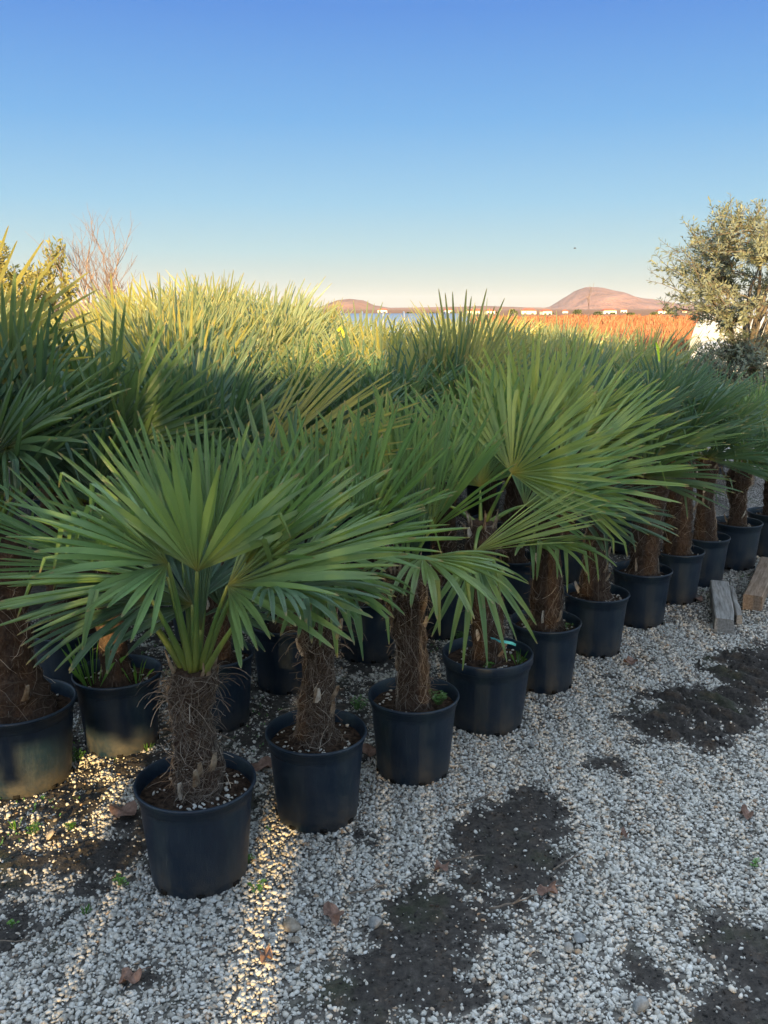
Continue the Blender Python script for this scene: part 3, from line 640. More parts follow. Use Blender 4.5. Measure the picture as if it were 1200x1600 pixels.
for row in range(2, 12):
    inrow = 0
    off = .88+(row-1)*.70
    for j in range(-8, 22):
        p = o0+dirv*(j*.60+(row % 2)*.30)+perp*off+Vector((rnd.uniform(-.06, .06), rnd.uniform(-.06, .06)))
        if p.y < 3.6 or p.y > 10.5 or abs(p.x) > .5*p.y+.35 or p.x > 4.2: continue
        if any(math.hypot(p.x-a, p.y-b) < .40 for a, b in placed): continue
        if p.y > 8.3 and rnd.random() < .25: continue
        k = rnd.randrange(5); o = protos[k] if not used[k] else copy_tree(protos[k]); used[k] = True
        # palms get shorter to the right and taller to the left, as in the photo
        xa = p.x/p.y; px = 600+F*p.x/(p.y*math.cos(PITCH)+.2)
        py = float(np.interp(px, [-50, 60, 110, 185, 225, 330, 420, 520, 600, 700, 800, 900, 1000, 1100, 1200, 1300], [430, 455, 505, 480, 422, 415, 432, 458, 470, 462, 468, 490, 505, 535, 590, 640]))
        zt = min(at(px, py, p.y).z, 2.1)-rnd.random()**1.6*(.26-.20*sstep(.06, 0, abs(px-310)/1500))-(.10*sstep(5.5, 4.2, p.y)); sc = max(.55, min(1.3, zt/o['hz']))
        o.location = (p.x, p.y, 0); o.rotation_euler.z = rnd.uniform(0, 2*PI); o.scale = (1, 1, 1) if False else (sc, sc, sc)
        placed.append((p.x, p.y)); nback += 1
        inrow += 1
        if True: tag(o, 'back palm, %s from the left in the %s row from the aisle' % (ORD[inrow-1], ORD[row]), 'potted palm', 'fan palms massed behind')
        elif xa < .02:
            tag(o, 'tall fan palm of the massed back rows on the left, upright leaves catching yellow sun', 'potted palm', 'tall fan palms massed at back left')
        elif xa < .25:
            tag(o, 'blue-green fan palm of the massed back rows at the middle, upright leaves mostly shaded', 'potted palm', 'fan palms massed at back middle')
        else:
            tag(o, 'lower fan palm of the massed back rows on the right, near the olive tree', 'potted palm', 'lower fan palms massed at back right')
for o in protos: del o['hz']
for o in S.objects:
    if 'hz' in o: del o['hz']
print('back palms', nback)

# ------------------------------------------------------------------ trees and shrubs
def tree(name, label, cat, loc, seed, levels, L0, r0, d0, spread, leafn, leafsz, bark, leafm, group=None, kids=(3, 4), grow=.72, up=.15, clear=True, trunkpts=None, leaf_from=1, jit=.25, lastlen=None, fit=None):
    rnd = random.Random(seed); root = tag(empty(name, loc), label, cat, group); bm_, lm_ = MB(), MB()
    def leaves(p, d):
        for _ in range(leafn):
            a = rnd.uniform(0, 2*PI); o = d.orthogonal().normalized(); o.rotate(Matrix.Rotation(a, 3, d))
            dd = (d*rnd.uniform(.2, .9)+o*rnd.uniform(.5, 1)).normalized(); L = leafsz*rnd.uniform(.6, 1.2); s = dd.cross(Vector((rnd.uniform(-1,1), rnd.uniform(-1,1), rnd.uniform(-1,1)))).normalized()*L*.16
            q = p+Vector((rnd.uniform(-1,1), rnd.uniform(-1,1), rnd.uniform(-1,1)))*leafsz*.35
            lm_.add([q, q+dd*L*.5+s, q+dd*L, q+dd*L*.5-s], [(0, 1, 2, 3)], [(.5, 0), (1, .5), (.5, .8), (0, .5)])
    def br(p, d, L, r, lev):
        n = 4 if lev > 0 else 3; pts = [p.copy()]; q = p.copy()
        for j in range(n):
            d = (d+Vector((rnd.uniform(-1,1), rnd.uniform(-1,1), rnd.uniform(-.7,1)))*jit+Vector((0, 0, up*.5))).normalized(); q = q+d*L/n; pts.append(q.copy())
            if lev <= leaf_from and leafn: leaves(q, d)
        bm_.tube(pts, [r*(1-.45*i/n) for i in range(n+1)], 6 if lev >= 2 else 3, cap=False)
        if lev > 0:
            nk = rnd.randint(*kids)+(1 if lev == levels else 0); a0 = rnd.uniform(0, 2*PI)
            for k in range(nk):
                i = rnd.randint(max(1, n-2), n); o = d.orthogonal().normalized(); o.rotate(Matrix.Rotation(a0+(k+rnd.uniform(-.25, .25))*2*PI/nk, 3, d))
                br(pts[i], (d+o*spread*rnd.uniform(.5, 1.2)+Vector((0, 0, up))).normalized(), L*grow*rnd.uniform(.75, 1.2), r*.55, lev-1)
    d0 = Vector(d0)
    if isinstance(d0[0], (int, float)): br(Vector((0, 0, 0)), d0.normalized(), L0, r0, levels)
    if fit:
        A = np.array(bm_.v+lm_.v); lo, hi = A.min(0), A.max(0); W_ = max(hi[0]-lo[0], .01); sz = fit[0]/hi[2]; sx_ = fit[1]/W_; cx = (hi[0]+lo[0])/2
        f_ = lambda v: (v[0]*sx_-cx*sx_*min(1, max(0, v[2]/hi[2]*2)), v[1]*sx_, v[2]*sz)
        bm_.v = [f_(v) for v in bm_.v]; lm_.v = [f_(v) for v in lm_.v]
    bm_.build('trunk', bark, root, True)
    if lm_.v: lm_.build('crown', leafm, root)
    return root
bark = simple('grey_bark', (.07,.055,.045), (.20,.17,.14), 30, .9, .01)
redbark = simple('reddish_twigs', (.20,.135,.105), (.36,.27,.22), 10, .9)
olive_l = leaf_mat('olive_leaf', (.13,.16,.12), (.165,.195,.15), (.21,.225,.16), tip=(.22,.22,.16), hub=(.15,.16,.11), rough=.5, trans=.15)
shrub_l = leaf_mat('shrub_leaf', (.17,.18,.05), (.24,.22,.07), (.20,.19,.06), tip=(.2,.16,.07), hub=(.12,.12,.05), rough=.6, trans=.2)
def olive(name, label, cat, loc, seed, C, RAD, fork, r0, nl, nt_, lsz, per):
    """rounded open crown: limbs to the shell, twigs along them, paired narrow leaves on the twigs"""
    rnd = random.Random(seed); root = tag(empty(name, loc), label, cat); tb, tw, lb = MB(), MB(), MB(); C = Vector(C); fork = Vector(fork)
    def curve(a, b, sag, n=7):
        m = a.lerp(b, .45)+Vector((rnd.uniform(-1,1), rnd.uniform(-1,1), rnd.uniform(-.2,1)))*sag*(b-a).length
        return [(1-t)**2*a+2*t*(1-t)*m+t*t*b+Vector((rnd.uniform(-1,1), rnd.uniform(-1,1), rnd.uniform(-1,1)))*.012*(0 < t < 1) for t in [k/n for k in range(n+1)]]
    def shell(lo=.75, hi=1.0):
        while True:
            v = Vector((rnd.gauss(0,1), rnd.gauss(0,1), rnd.gauss(.25,1))).normalized()
            if v.z > -.65: break
        v *= rnd.uniform(lo, hi)*(1+.22*noise.noise(v*2.2+Vector((seed, 0, 0)))); return C+Vector((v.x*RAD[0], v.y*RAD[1], v.z*RAD[2]))
    tr = curve(Vector((fork.x*-.6, 0, 0)), fork, .08, 8); tb.tube(tr, [r0*(1.35-.55*k/8+.12*rnd.random()) for k in range(9)], 9, cap=False)
    P = []
    for k in range(nl):
        c = curve(tr[-1] if k % 3 else tr[-2], shell(.6, .85), .18, 9); tb.tube(c, [r0*.62*(1-.85*q/9) for q in range(10)], 6, cap=False); P += [(q, .2+.8*u/9) for u, q in enumerate(c) if u > 2]
    P2 = []
    for k in range(nt_):
        e = shell(.55, 1.0); b = min(P, key=lambda q: (q[0]-e).length+rnd.random()*.08)[0]; c = curve(b, e, .25, 7); tw.tube(c, [.009*(1-.75*q/7) for q in range(8)], 4, cap=False); P2.append(c)
        for _ in range(5):
            o = c[rnd.randint(2, 7)]; d = ((o-C).normalized()*.6+Vector((rnd.uniform(-1,1), rnd.uniform(-1,1), rnd.uniform(-.5,1)))).normalized(); c2 = [o+d*.05*q+Vector((0, 0, .002*q*q)) for q in range(5)]; tw.tube(c2, [.0032, .003, .0025, .002, .0012], 3, cap=False); P2.append(c2)
    for c in P2:
        for u in range(1, len(c)):
            d = (c[u]-c[u-1]).normalized()
            for _ in range(per):
                o = d.orthogonal().normalized(); o.rotate(Matrix.Rotation(rnd.uniform(0, 6.3), 3, d)); dd = (d*rnd.uniform(.3, 1)+o).normalized(); L = lsz*rnd.uniform(.6, 1.15); sd_ = dd.cross(d).normalized()*L*.13; q = c[u].lerp(c[u-1], rnd.random())
                lb.add([q, q+dd*L*.5+sd_, q+dd*L, q+dd*L*.5-sd_], [(0,1,2,3)], [(.5,0),(1,.5),(.5,.8),(0,.5)])
    t = tb.build('trunk', bark, root, True); tw.build('branches', bark, t, True); lb.build('crown', olive_l, root); return root
p = at(1172, 640, 8.6)
olive('olive_tree', 'silvery olive tree with a rounded open crown at the right edge beyond the palms', 'tree', (p.x+.0, p.y, 0), 4, (.0, 0, 1.90), (1.0, .95, .70), (-.06, 0, 1.18), .052, 15, 190, .056, 5)
p = at(1165, 700, 8.0)
olive('olive_bush', 'low grey-green olive bush at the foot of the olive tree', 'shrub', (p.x, p.y+.05, 0), 9, (.05, 0, 1.05), (.72, .5, .34), (.0, 0, .62), .028, 10, 110, .056, 5)
p = at(128, 480, 13.5)
tree('bare_tree', 'leafless reddish many-stemmed shrub at the far left against the sky', 'tree', (p.x+.25, p.y, 0), 3, 5, 1.15, .045, (-.05, 0, 1), .50, 0, .05, redbark, olive_l, kids=(2, 4), grow=.74, up=.22, jit=.18, fit=(3.25, 1.6))
for i, (px, sd) in enumerate(((5, 21), (66, 22))):
    p = at(px, 480, 12.5+i)
    tree('leafy_shrub', ('grey-green shrub at the far left edge above the palms', 'grey-green shrub just left of the leafless one')[i], 'shrub', (p.x, p.y, 0), sd, 4, .92, .05, (0, 0, 1), .85, 6, .085, bark, shrub_l, kids=(3, 4), grow=.66, up=.16, fit=(2.72, 1.4))
# dry stalks beyond the palms
for i, (px, hgt, Y) in enumerate(((915, 1.42, 13), (860, 1.05, 12), (955, .95, 14), (1010, .9, 13), (1030, 1.0, 15), (880, .9, 15), (935, .95, 12), (1060, .8, 12), (985, .85, 16), (140, 1.0, 13), (190, 1.0, 12.5), (240, .9, 13.5))):
    p = at(px, 480, Y)
    lab = ['tallest dry stalk, rising on the left slope of the hill', 'arching dry stalk just left of the hill foot', 'dry stalk before the hill summit', 'dry stalk right of the hill summit', 'dry stalk under the right shoulder of the hill', 'short dry stalk left of the tallest one', 'thin dry stalk just right of the tallest one', 'low dry stalk nearest the olive tree', 'faint dry stalk between two right-hand ones', 'dry twig cluster below the leafless shrub', 'dry twig cluster right of the leafless shrub', 'low dry twigs before the yellow-green bush'][i]
    tree('dry_stalk', lab, 'dry plant', (p.x, p.y, 0), 80+i, 3, hgt*.98, .011, (.04, 0, 1), .75, 0, .03, redbark, olive_l, 'dry stalks beyond the palms', kids=(3, 5), grow=.34, up=.25, jit=.10)
# reddish brush: stuff
def brush(name, label, x0, x1, y0, y1, n, h, mat, seed):
    rnd = random.Random(seed); mb = MB()
    for _ in range(n):
        Y = y0+(y1-y0)*rnd.random(); px = rnd.uniform(x0, x1); X = (px-600)/F*Y*1.02; z = field_z(X, Y)-.05; H = h*rnd.uniform(.5, .9)*(1+.45*noise.noise(Vector((X*.35, Y*.25, seed))))
        for k in range(3):
            d = Vector((rnd.uniform(-.5,.5), rnd.uniform(-.5,.5), 1)); b = Vector((X+rnd.uniform(-.1,.1), Y, z)); q = b+d*H; s = Vector((.006+Y*.0006, 0, 0)); m_ = b.lerp(q, .55)+Vector((rnd.uniform(-.08,.08), 0, 0))*H
            mb.add([b-s, b+s, m_+s, q, m_-s], [(0, 1, 2, 3, 4)])
    o = mb.build(name, mat); return tag(o, label, 'brush', kind='stuff')
bt = MT('brush_red', .9, .1); bt.col(bt.ramp(bt.n('NewGeometry').outputs['Random Per Island'], [(0, (.10,.045,.03)), (.35, (.26,.095,.055)), (.7, (.31,.14,.085)), (.9, (.36,.23,.14)), (1, (.14,.13,.06))]))
brush('dry_brush', 'orange-red dry brush filling the field beyond the palms', 700, 1260, 15, 48, 9000, 1.25, bt.m, 1)
brush('dry_brush', 'orange scrub of the open field farther toward the village', 400, 1300, 46, 130, 14000, 1.1, bt.m, 3)
brush('dry_brush', 'reddish twiggy brush behind the palms at the left', -60, 330, 13.5, 24, 3500, 1.55, bt.m, 2)

# ------------------------------------------------------------------ structures beyond
def plain(name, c, rough=.6, spec=.3):
    return simple(name, tuple(q*.85 for q in c), c, 3, rough, 0, spec)
white = plain('white_sheeting', (.55,.53,.50)); blue = simple('blue_tarpaulin', (.11,.16,.24), (.15,.21,.30), 2.5, .5, .01)
def tunnel(name, label, cat, x0, x1, y, w_, h, mat, endmat=None, rib=None, rz=0):
    root = tag(empty(name, ((x0+x1)/2, y, 0), rz), label, cat); L = x1-x0; n = 20; mb = MB(); vs = []
    for i in range(13):
        X = -L/2+L*i/12; sg = 1-.02*math.sin(PI*(i % 2))
        for k in range(n+1):
            a = PI*k/n; vs.append((X, -math.cos(a)*w_/2, h*math.sin(a)**.55*sg))
    mb.add(vs, [(i*(n+1)+k, (i+1)*(n+1)+k, (i+1)*(n+1)+k+1, i*(n+1)+k+1) for i in range(12) for k in range(n)])
    mb.build('cover', mat, root, True)
    for s, e in ((-1, 0), (1, 12)):
        eb = MB(); ring = [(vs[e*(n+1)+k][0]*.999, vs[e*(n+1)+k][1]*.995, vs[e*(n+1)+k][2]*.995) for k in range(n+1)]
        eb.add(ring, [tuple(range(n+1))]); eb.build('end_wall', endmat or mat, root)
    rm = simple('galvanised_steel', (.30,.31,.32), (.45,.46,.47), 20, .4)
    for i in range(0, 13, 2):
        rb = MB(); X = vs[i*(n+1)][0]; rb.tube([(X, vs[i*(n+1)+k][1]*1.012, vs[i*(n+1)+k][2]*1.012+.005) for k in range(n+1)], .014, 5); rb.build('hoop', rm, root)
    return root
p0, p1 = at(530, 482, 14.2), at(735, 482, 14.2)
tunnel('nursery_tunnel', 'low blue covered tunnel behind the middle palms', 'tunnel', p0.x, p1.x, 15, 2.4, 1.62, blue)
p0, p1 = at(1122, 490, 13.5), at(1330, 490, 13.5)
tunnel('white_tunnel', 'white sheeted greenhouse glowing behind the olive tree', 'greenhouse', p0.x+.3, p0.x+8.3, 14.2, 3.0, 1.12, white, rz=R(-32))
p0 = at(1178, 480, 17)
tunnel('white_tunnel', 'taller white greenhouse rising at the right edge', 'greenhouse', p0.x, p0.x+8, 18.5, 4.5, 1.7, white, rz=R(-32))
# village houses
wall_w = plain('whitewash', (.80,.77,.70)); roof_r = simple('red_roof_tiles', (.34,.09,.05), (.48,.15,.08), 1.5, .8); winm = plain('dark_window', (.05,.06,.07), .2)
def house(px, wpx, Y, hw, label, rz, roof=True):
    c = at(px, 483, Y); W = wpx/F*Y; D = W*.7; hw = 2.1+.15*hw; root = tag(empty('house', (c.x, Y, -1.75), rz), label, 'house', 'white houses of the distant village')
    b = MB(); b.box((0, 0, hw/2-1), (W, D, hw+2)); b.build('wall', wall_w, root)
    r_ = MB(); rh = W*.10+.3; e = .35; vs = [(-W/2-e, -D/2-e, hw), (W/2+e, -D/2-e, hw), (W/2+e, D/2+e, hw), (-W/2-e, D/2+e, hw), (-W/2+D*.3, 0, hw+rh), (W/2-D*.3, 0, hw+rh)]
    r_.add([(x, y, z+.01) for x, y, z in vs], [(0,1,5,4),(1,2,5),(2,3,4,5),(3,0,4),(3,2,1,0)]); r_.build('roof', roof_r, root)
    for k in range(max(2, int(W/3.2))):
        x = -W/2+W*(k+.5)/max(2, int(W/3.2)); m = MB(); m.box((x, -D/2-.03, hw*.55), (.9, .1, 1.1)); m.build('window', winm, root)
    return root
HS = [(742, 20, 300, 3.4, 'white red-roofed house at the left of the village above the middle palms'), (765, 14, 320, 3.2, 'small white house next to the leftmost village house'), (826, 22, 310, 3.6, 'long white red-roofed house of the village, right of the middle palms'), (853, 15, 290, 3.2, 'white house with a red roof left of the hill foot'), (883, 8, 310, 3.0, 'tiny pale house under the left slope of the hill'), (951, 20, 330, 3.8, 'widest red-roofed white house below the hill summit'), (975, 9, 420, 4.4, 'little tall pale house right below the hill'), (1035, 16, 330, 2.9, 'low white house under the right shoulder of the hill'), (1069, 7, 350, 2.6, 'far right tiny house before the olive tree'), (700, 12, 420, 3.6, 'faint small house above the blue tunnel'), (598, 14, 420, 4.2, 'white house right of the small red hill')]
for i, h in enumerate(HS): house(h[0], h[1], h[2], h[3], h[4], R((-12, 15, -5, 20, 0, 8, -15, 5, 0, 10, -8)[i]))
# distant trees of the village: crown of many leaf clumps
fol = simple('far_foliage', (.05,.065,.025), (.12,.13,.05), .6, .9)
rnd = random.Random(9)
for i in range(14):
    px = 640+i*32+rnd.uniform(-8, 8); Y = rnd.uniform(240, 380); c = at(px, 484, Y); H = rnd.uniform(1.9, 3.2)
    root = tag(empty('distant_tree', (c.x, Y, -1.6)), 'small dark round tree among the distant houses, %s from the left' % ORD[i], 'tree', 'small trees of the distant village')
    t = MB(); t.tube([(0, 0, 0), (0, 0, H*.55)], [.25, .12], 5); t.build('trunk', bark, root); cm = MB()
    for _ in range(160):
        a, q, zz = rnd.uniform(0, 6.3), rnd.random()**.5*H*.55, rnd.uniform(.35, 1)
        o = Vector((q*math.cos(a)*math.sqrt(1.15-(zz-.6)**2*4) if (zz-.6)**2*4 < 1.15 else 0, q*math.sin(a), zz*H)); s = rnd.uniform(.15, .4)
        u = Vector((rnd.uniform(-1,1), rnd.uniform(-1,1), rnd.uniform(-1,1))).normalized(); v_ = u.orthogonal().normalized()*s; w_ = u.cross(v_); cm.add([o-v_, o+w_, o+v_, o-w_], [(0,1,2,3)])
    cm.build('crown', fol, root)
# bird
b = at(898, 388, 60); root = tag(empty('bird', b), 'tiny dark bird flying in the clear sky above the hill', 'bird'); bmat = simple('dark_feather', (.05,.05,.05), (.09,.085,.08), 10)
m = MB(); m.tube([(-.09,0,0),(-.03,0,.01),(.04,0,.01),(.10,0,.0)], [.006,.03,.032,.008], 8); m.build('body', bmat, root, True)
for s in (-1, 1):
    m = MB(); m.add([(-.02,0,.012),(.05,0,.012),(.03,s*.10,.05),(-.03,s*.19,.035),(-.05,s*.09,.045)], [(0,1,2,3,4)]); m.build('wing', bmat, root)

# ------------------------------------------------------------------ timbers
def timber(name, label, a, b, w_, h, mat, z=0, chip=0, roll=0):
    a, b = Vector(a), Vector(b); d = b-a; L = d.length; root = empty(name, (a.x, a.y, 0), math.atan2(d.y, d.x)-PI/2); tag(root, label, 'timber'); rnd = random.Random(len(label))
    n = 14; sec = []; mb = MB(); e = .006
    prof = [(-w_/2+e, 0), (w_/2-e, 0), (w_/2, e), (w_/2, h-e), (w_/2-e, h), (-w_/2+e, h), (-w_/2, h-e), (-w_/2, e)]
    for i in range(n+1):
        y = L*i/n
        for (x, zz) in prof:
            j = .003*noise.noise(Vector((x*30, y*8, zz*30+len(label)))); cx = -chip*(1-i/3) if (i < 3 and x > 0 and zz > h*.5) else 0
            sec.append((x+j+cx, y+(0 if 0 < i < n else .006*noise.noise(Vector((x*40, zz*40, i)))), z+.004+zz+j))
    k = len(prof); fs = [(i*k+q, i*k+(q+1)%k, (i+1)*k+(q+1)%k, (i+1)*k+q) for i in range(n) for q in range(k)]; fs = [f[::-1] for f in fs]
    fs += [tuple(range(k)), tuple(n*k+q for q in range(k-1, -1, -1))]; mb.add(sec, fs); mb.build('beam', mat, root)
    # end-grain crack and a knot as real slivers
    return root
M['grain'] = simple('end_grain', (.05,.035,.025), (.13,.09,.06), 40, .9, .004)
def flat(q): return (q.x, q.y, 0)
timber('timber_block', 'grey weathered timber block with splintered end, on gravel', flat(at(1134, 968, z=.085)), flat(at(1124, 908, z=.085)), .105, .085, M['wood_grey'], chip=.012)
timber('timber_strip', 'thin grey timber strip lying against the weathered block', flat(at(1156, 962, z=.055)), flat(at(1143, 916, z=.055)), .030, .055, M['wood_grey'])
timber('timber_beam', 'brown squared timber beam at the right edge of the gravel', flat(at(1177, 931, z=.09)), flat(at(1202, 872, z=.09)), .105, .09, M['wood_brown'])

# ------------------------------------------------------------------ small things on the ground
def gz(x, y): return ground_z(x, y)+.011
def dry_leaf(px, py, size, rz, label, seed, lobes=5):
    X, Y = world_of(px, py); rnd = random.Random(seed); root_z = gz(X, Y)+.004; mb = MB(); n = 26; vs = [(0, 0, .006)]
    for ring in (.5, 1):
        for k in range(n):
            a = 2*PI*k/n; q = size*ring*(.68+.32*abs(math.sin(a*lobes/2+.6)))*(1+rnd.uniform(-.06,.06)); vs.append((q*math.cos(a), q*.75*math.sin(a), .012*ring*math.sin(3*a+seed)+.006*rnd.random()+.01*ring))
    fs = [(0, 1+k, 1+(k+1)%n) for k in range(n)]+[(1+k, 1+n+k, 1+n+(k+1)%n, 1+(k+1)%n) for k in range(n)]
    mb.add(vs, fs); mb.tube([(size*.7, 0, .012), (size*1.3, .005, .004), (size*1.7, .0, .002)], [.0015, .0012, .001], 4)
    o = mb.build('dry_leaf', M['dryleaf'], None, True); o.location = (X, Y, root_z); o.rotation_euler.z = rz; tag(o, label, 'dry leaf', 'dry leaves fallen on the gravel')
dry_leaf(855, 1402, .035, .5, 'curled reddish dead leaf at the end of a twig on the dark soil', 1)
dry_leaf(520, 1440, .042, 2.0, 'grey-brown lobed dead leaf right of the sunlit streak', 2)
dry_leaf(985, 1040, .040, 0, 'pinkish-brown flat leaf beside the sixth pot', 3, 2)
dry_leaf(1087, 941, .055, .9, 'long brown dead leaf beside the eighth pot', 4, 2)
dry_leaf(405, 1205, .06, .2, 'broad brown leaf between the nearest two pots', 5, 3)
dry_leaf(195, 1280, .06, 2.4, 'wide brown leaf on dark soil left of the nearest pot', 6, 3)
dry_leaf(1165, 1280, .035, 1.2, 'grey dead leaf alone on the pale gravel at right', 7)
dry_leaf(690, 1365, .03, .3, 'small curled tan leaf beside the dark soil', 8, 2)
dry_leaf(205, 1540, .035, .8, 'grey crumpled leaf in the bottom left gravel', 9)
dry_leaf(415, 1505, .026, 1.8, 'small orange-brown leaf lying in the sunlit streak', 10, 3)
dry_leaf(575, 1185, .05, 1.0, 'brown leaf in shade between the second and third pots', 11, 3)
dry_leaf(975, 1312, .02, 1.0, 'tiny dark red leaf on the pale gravel', 12, 3)
def rock(px, py, s, mat, label, seed, flat=.6):
    X, Y = world_of(px, py); rng = np.random.default_rng(seed); t = bpy.data.meshes.new('stone')
    me = rocks_mesh('stone', np.array([(0, 0, 0)], float), np.array([s]), mat, rng, flat=flat); o = link('stone', me)
    b = o.modifiers.new('bevel', 'BEVEL'); b.width = s*.14; b.segments = 2
    o.location = (X, Y, gz(X, Y)+s*.2); tag(o, label, 'stone', 'larger stones on the gravel')
rock(457, 1455, .032, M['rock'], 'largest brown stone beside the sunlit streak', 1)
rock(462, 1476, .018, M['rock'], 'small tan stone just below the largest brown one', 2)
rock(470, 1448, .016, M['rock_grey'], 'grey stone touching the largest brown one', 3)
rock(586, 1450, .022, M['rock_grey'], 'blue-grey stone right of the dead lobed leaf', 4)
rock(80, 1315, .022, M['rock'], 'flat pale stone in the sunlit gravel at left', 5, .35)
rock(770, 1202, .018, M['stone_pale'], 'white oval stone below the fourth pot', 6)
rock(905, 1475, .025, M['rock_grey'], 'flat grey slate stone on the gravel at the bottom right', 7, .35)
rock(888, 1490, .022, M['rock_grey'], 'smoother grey stone left of the slate stone', 8, .5)
rock(1000, 1578, .03, M['rock_grey'], 'dark blue-grey stone at the bottom right', 9, .5)
rock(830, 1168, .015, M['rock_grey'], 'small bluish stone right of the fourth pot', 10, .5)
def twig(pts, r, label, z=.012, seed=0):
    P = []; rnd = random.Random(seed)
    for q in pts: X, Y = world_of(*q); P.append(Vector((X, Y, ground_z(X, Y)+z)))
    o3 = P[0].copy(); out = []
    for i in range(len(P)-1):
        for k in range(4): out.append(P[i].lerp(P[i+1], k/4)+Vector((rnd.uniform(-1,1), rnd.uniform(-1,1), rnd.uniform(0,1)))*.003)
    out.append(P[-1]); mb = MB(); mb.tube([q-o3 for q in out], [r*(1-.6*i/len(out)) for i in range(len(out))], 5)
    mid = out[len(out)//2]; mb.tube([mid-o3, mid-o3+Vector((.02, .015, .005)), mid-o3+Vector((.035, .035, .004))], [r*.6, r*.4, r*.2], 4)
    o = mb.build('twig', M['twig'], None, True); o.location = o3; tag(o, label, 'twig', 'dead twigs on the gravel')
twig([(765, 1432), (800, 1422), (838, 1408)], .004, 'forked twig lying on the dark soil beside a red leaf', .02, 1)
twig([(710, 1268), (745, 1258), (775, 1242)], .0022, 'pale thin twig on gravel below the third pot', .014, 2)
twig([(690, 1352), (725, 1348), (758, 1349)], .002, 'thin straight twig at the top of the dark soil', .016, 3)
twig([(865, 1366), (890, 1350), (915, 1338)], .003, 'grey twig across the right edge of the dark soil', .016, 4)
twig([(545, 1405), (575, 1398), (605, 1388)], .003, 'rough brown twig right of the sunlit streak', .014, 5)
twig([(945, 1016), (965, 1014), (972, 1020)], .0018, 'thin curved twig leaning at the base of the sixth pot', .03, 6)
twig([(0, 1480), (35, 1478), (62, 1482)], .002, 'thin twig at the left edge of the gravel', .014, 7)

def weed(X, Y, z, h, n, label, seed, grp='small green weeds', grass=False, cat='weed'):
    rnd = random.Random(seed); mb = MB()
    for _ in range(n):
        a = rnd.uniform(0, 6.3); q = rnd.uniform(0, h*.6); b = Vector((q*math.cos(a)*.4, q*math.sin(a)*.4, 0)); t = Vector((q*math.cos(a)*1.3, q*math.sin(a)*1.3, h*rnd.uniform(.4, 1)))
        if grass:
            s = Vector((-math.sin(a), math.cos(a), 0))*.0018; m_ = b.lerp(t, .6)+Vector((0, 0, h*.12)); mb.add([b-s, b+s, m_+s, t, m_-s], [(0,1,2,3,4)], [(0,.4)]*5)
        else:
            mb.tube([b, t], .0006, 3, cap=False)
            for k in range(3):
                aa = a+k*2.1; d = Vector((math.cos(aa), math.sin(aa), .3))*rnd.uniform(.005, .009); s = Vector((-math.sin(aa), math.cos(aa), 0))*.004
                mb.add([t, t+d*.6+s, t+d, t+d*.6-s], [(0,1,2,3)], [(.5,.4)]*4)
    o = mb.build('weed', M['weed'], None); o.location = (X, Y, z); return tag(o, label, cat, grp)
def gweed(px, py, h, n, label, seed, **k): X, Y = world_of(px, py); weed(X, Y, ground_z(X, Y)+.004, h, n, label, seed, **k)
gweed(404, 1397, .035, 14, 'bright clover sprig on gravel right of the nearest pot', 1)
gweed(190, 1387, .03, 16, 'small weed sprig on gravel left of the nearest pot', 2)
gweed(135, 1430, .03, 12, 'thin weed sprig farther below left of the nearest pot', 3, grass=True)
gweed(120, 1190, .05, 34, 'sunlit green weeds between the two leftmost pots', 4)
gweed(52, 1305, .03, 18, 'yellow-green sprig in the sunlit gravel at left', 5)
gweed(25, 1300, .045, 12, 'grass tuft in the sunlit gravel at far left', 6, grass=True)
gweed(230, 1175, .05, 14, 'grass tuft at the foot of the scuffed pot', 7, grass=True)
gweed(110, 1300, .025, 14, 'low weed right of the sunlit gravel centre', 8)
gweed(388, 1352, .035, 18, 'dark weed tucked against the nearest pot on its right', 9)
gweed(20, 1455, .025, 10, 'tiny weed at the bottom left edge', 10)
gweed(560, 1110, .05, 60, 'mossy green weed patch between the second and third pots', 11)
gweed(720, 1005, .05, 50, 'green weeds under the palms behind the fourth pot', 12)
gweed(270, 1060, .05, 30, 'weeds in shade behind the nearest trunk', 13)
gweed(1178, 1358, .03, 10, 'single sprig at the right edge of the gravel', 14)
weed(.11+.09, 3.04-.02, .275, .05, 46, 'leafy weeds growing in the third pot', 20)
weed(.43-.01, 3.44-.11, .28, .03, 20, 'little clover in the front of the fourth pot', 21)
weed(.43+.12, 3.44-.05, .28, .07, 12, 'grass blades at the right in the fourth pot', 22, grass=True)
weed(.74+.09, 3.83-.04, .275, .035, 10, 'little clover at the right in the fifth pot', 23)
weed(-1.05-.09, 3.25-.03, .27, .22, 22, 'tall thin grass growing in the scuffed pot', 24, grass=True)
weed(-1.05+.08, 3.25-.03, .27, .10, 12, 'short grass at the right in the scuffed pot', 25, grass=True)
# low ground cover under the palms
mb = MB(); rnd = random.Random(31)
for _ in range(2600):
    y = rnd.uniform(2.5, 6.0); x = rnd.uniform(-.5*y, .5*y); side = (x+.57)*(-.73)+(y-2.4)*.68
    if side < -.05 or side > 2.2 or noise.noise(Vector((x*3, y*3, 9))) < .12: continue
    z = ground_z(x, y)+.004
    for k in range(3):
        a = rnd.uniform(0, 6.3); d = Vector((math.cos(a), math.sin(a), rnd.uniform(.3, 1.2)))*rnd.uniform(.006, .014); s = Vector((-math.sin(a), math.cos(a), 0))*.0035; b = Vector((x+rnd.uniform(-.01,.01), y+rnd.uniform(-.01,.01), z))
        mb.add([b, b+d*.6+s, b+d, b+d*.6-s], [(0,1,2,3)], [(.5,.4)]*4)
tag(mb.build('ground_cover', M['weed']), 'sparse low green weeds creeping between the stones under the palms', 'ground cover', kind='stuff')

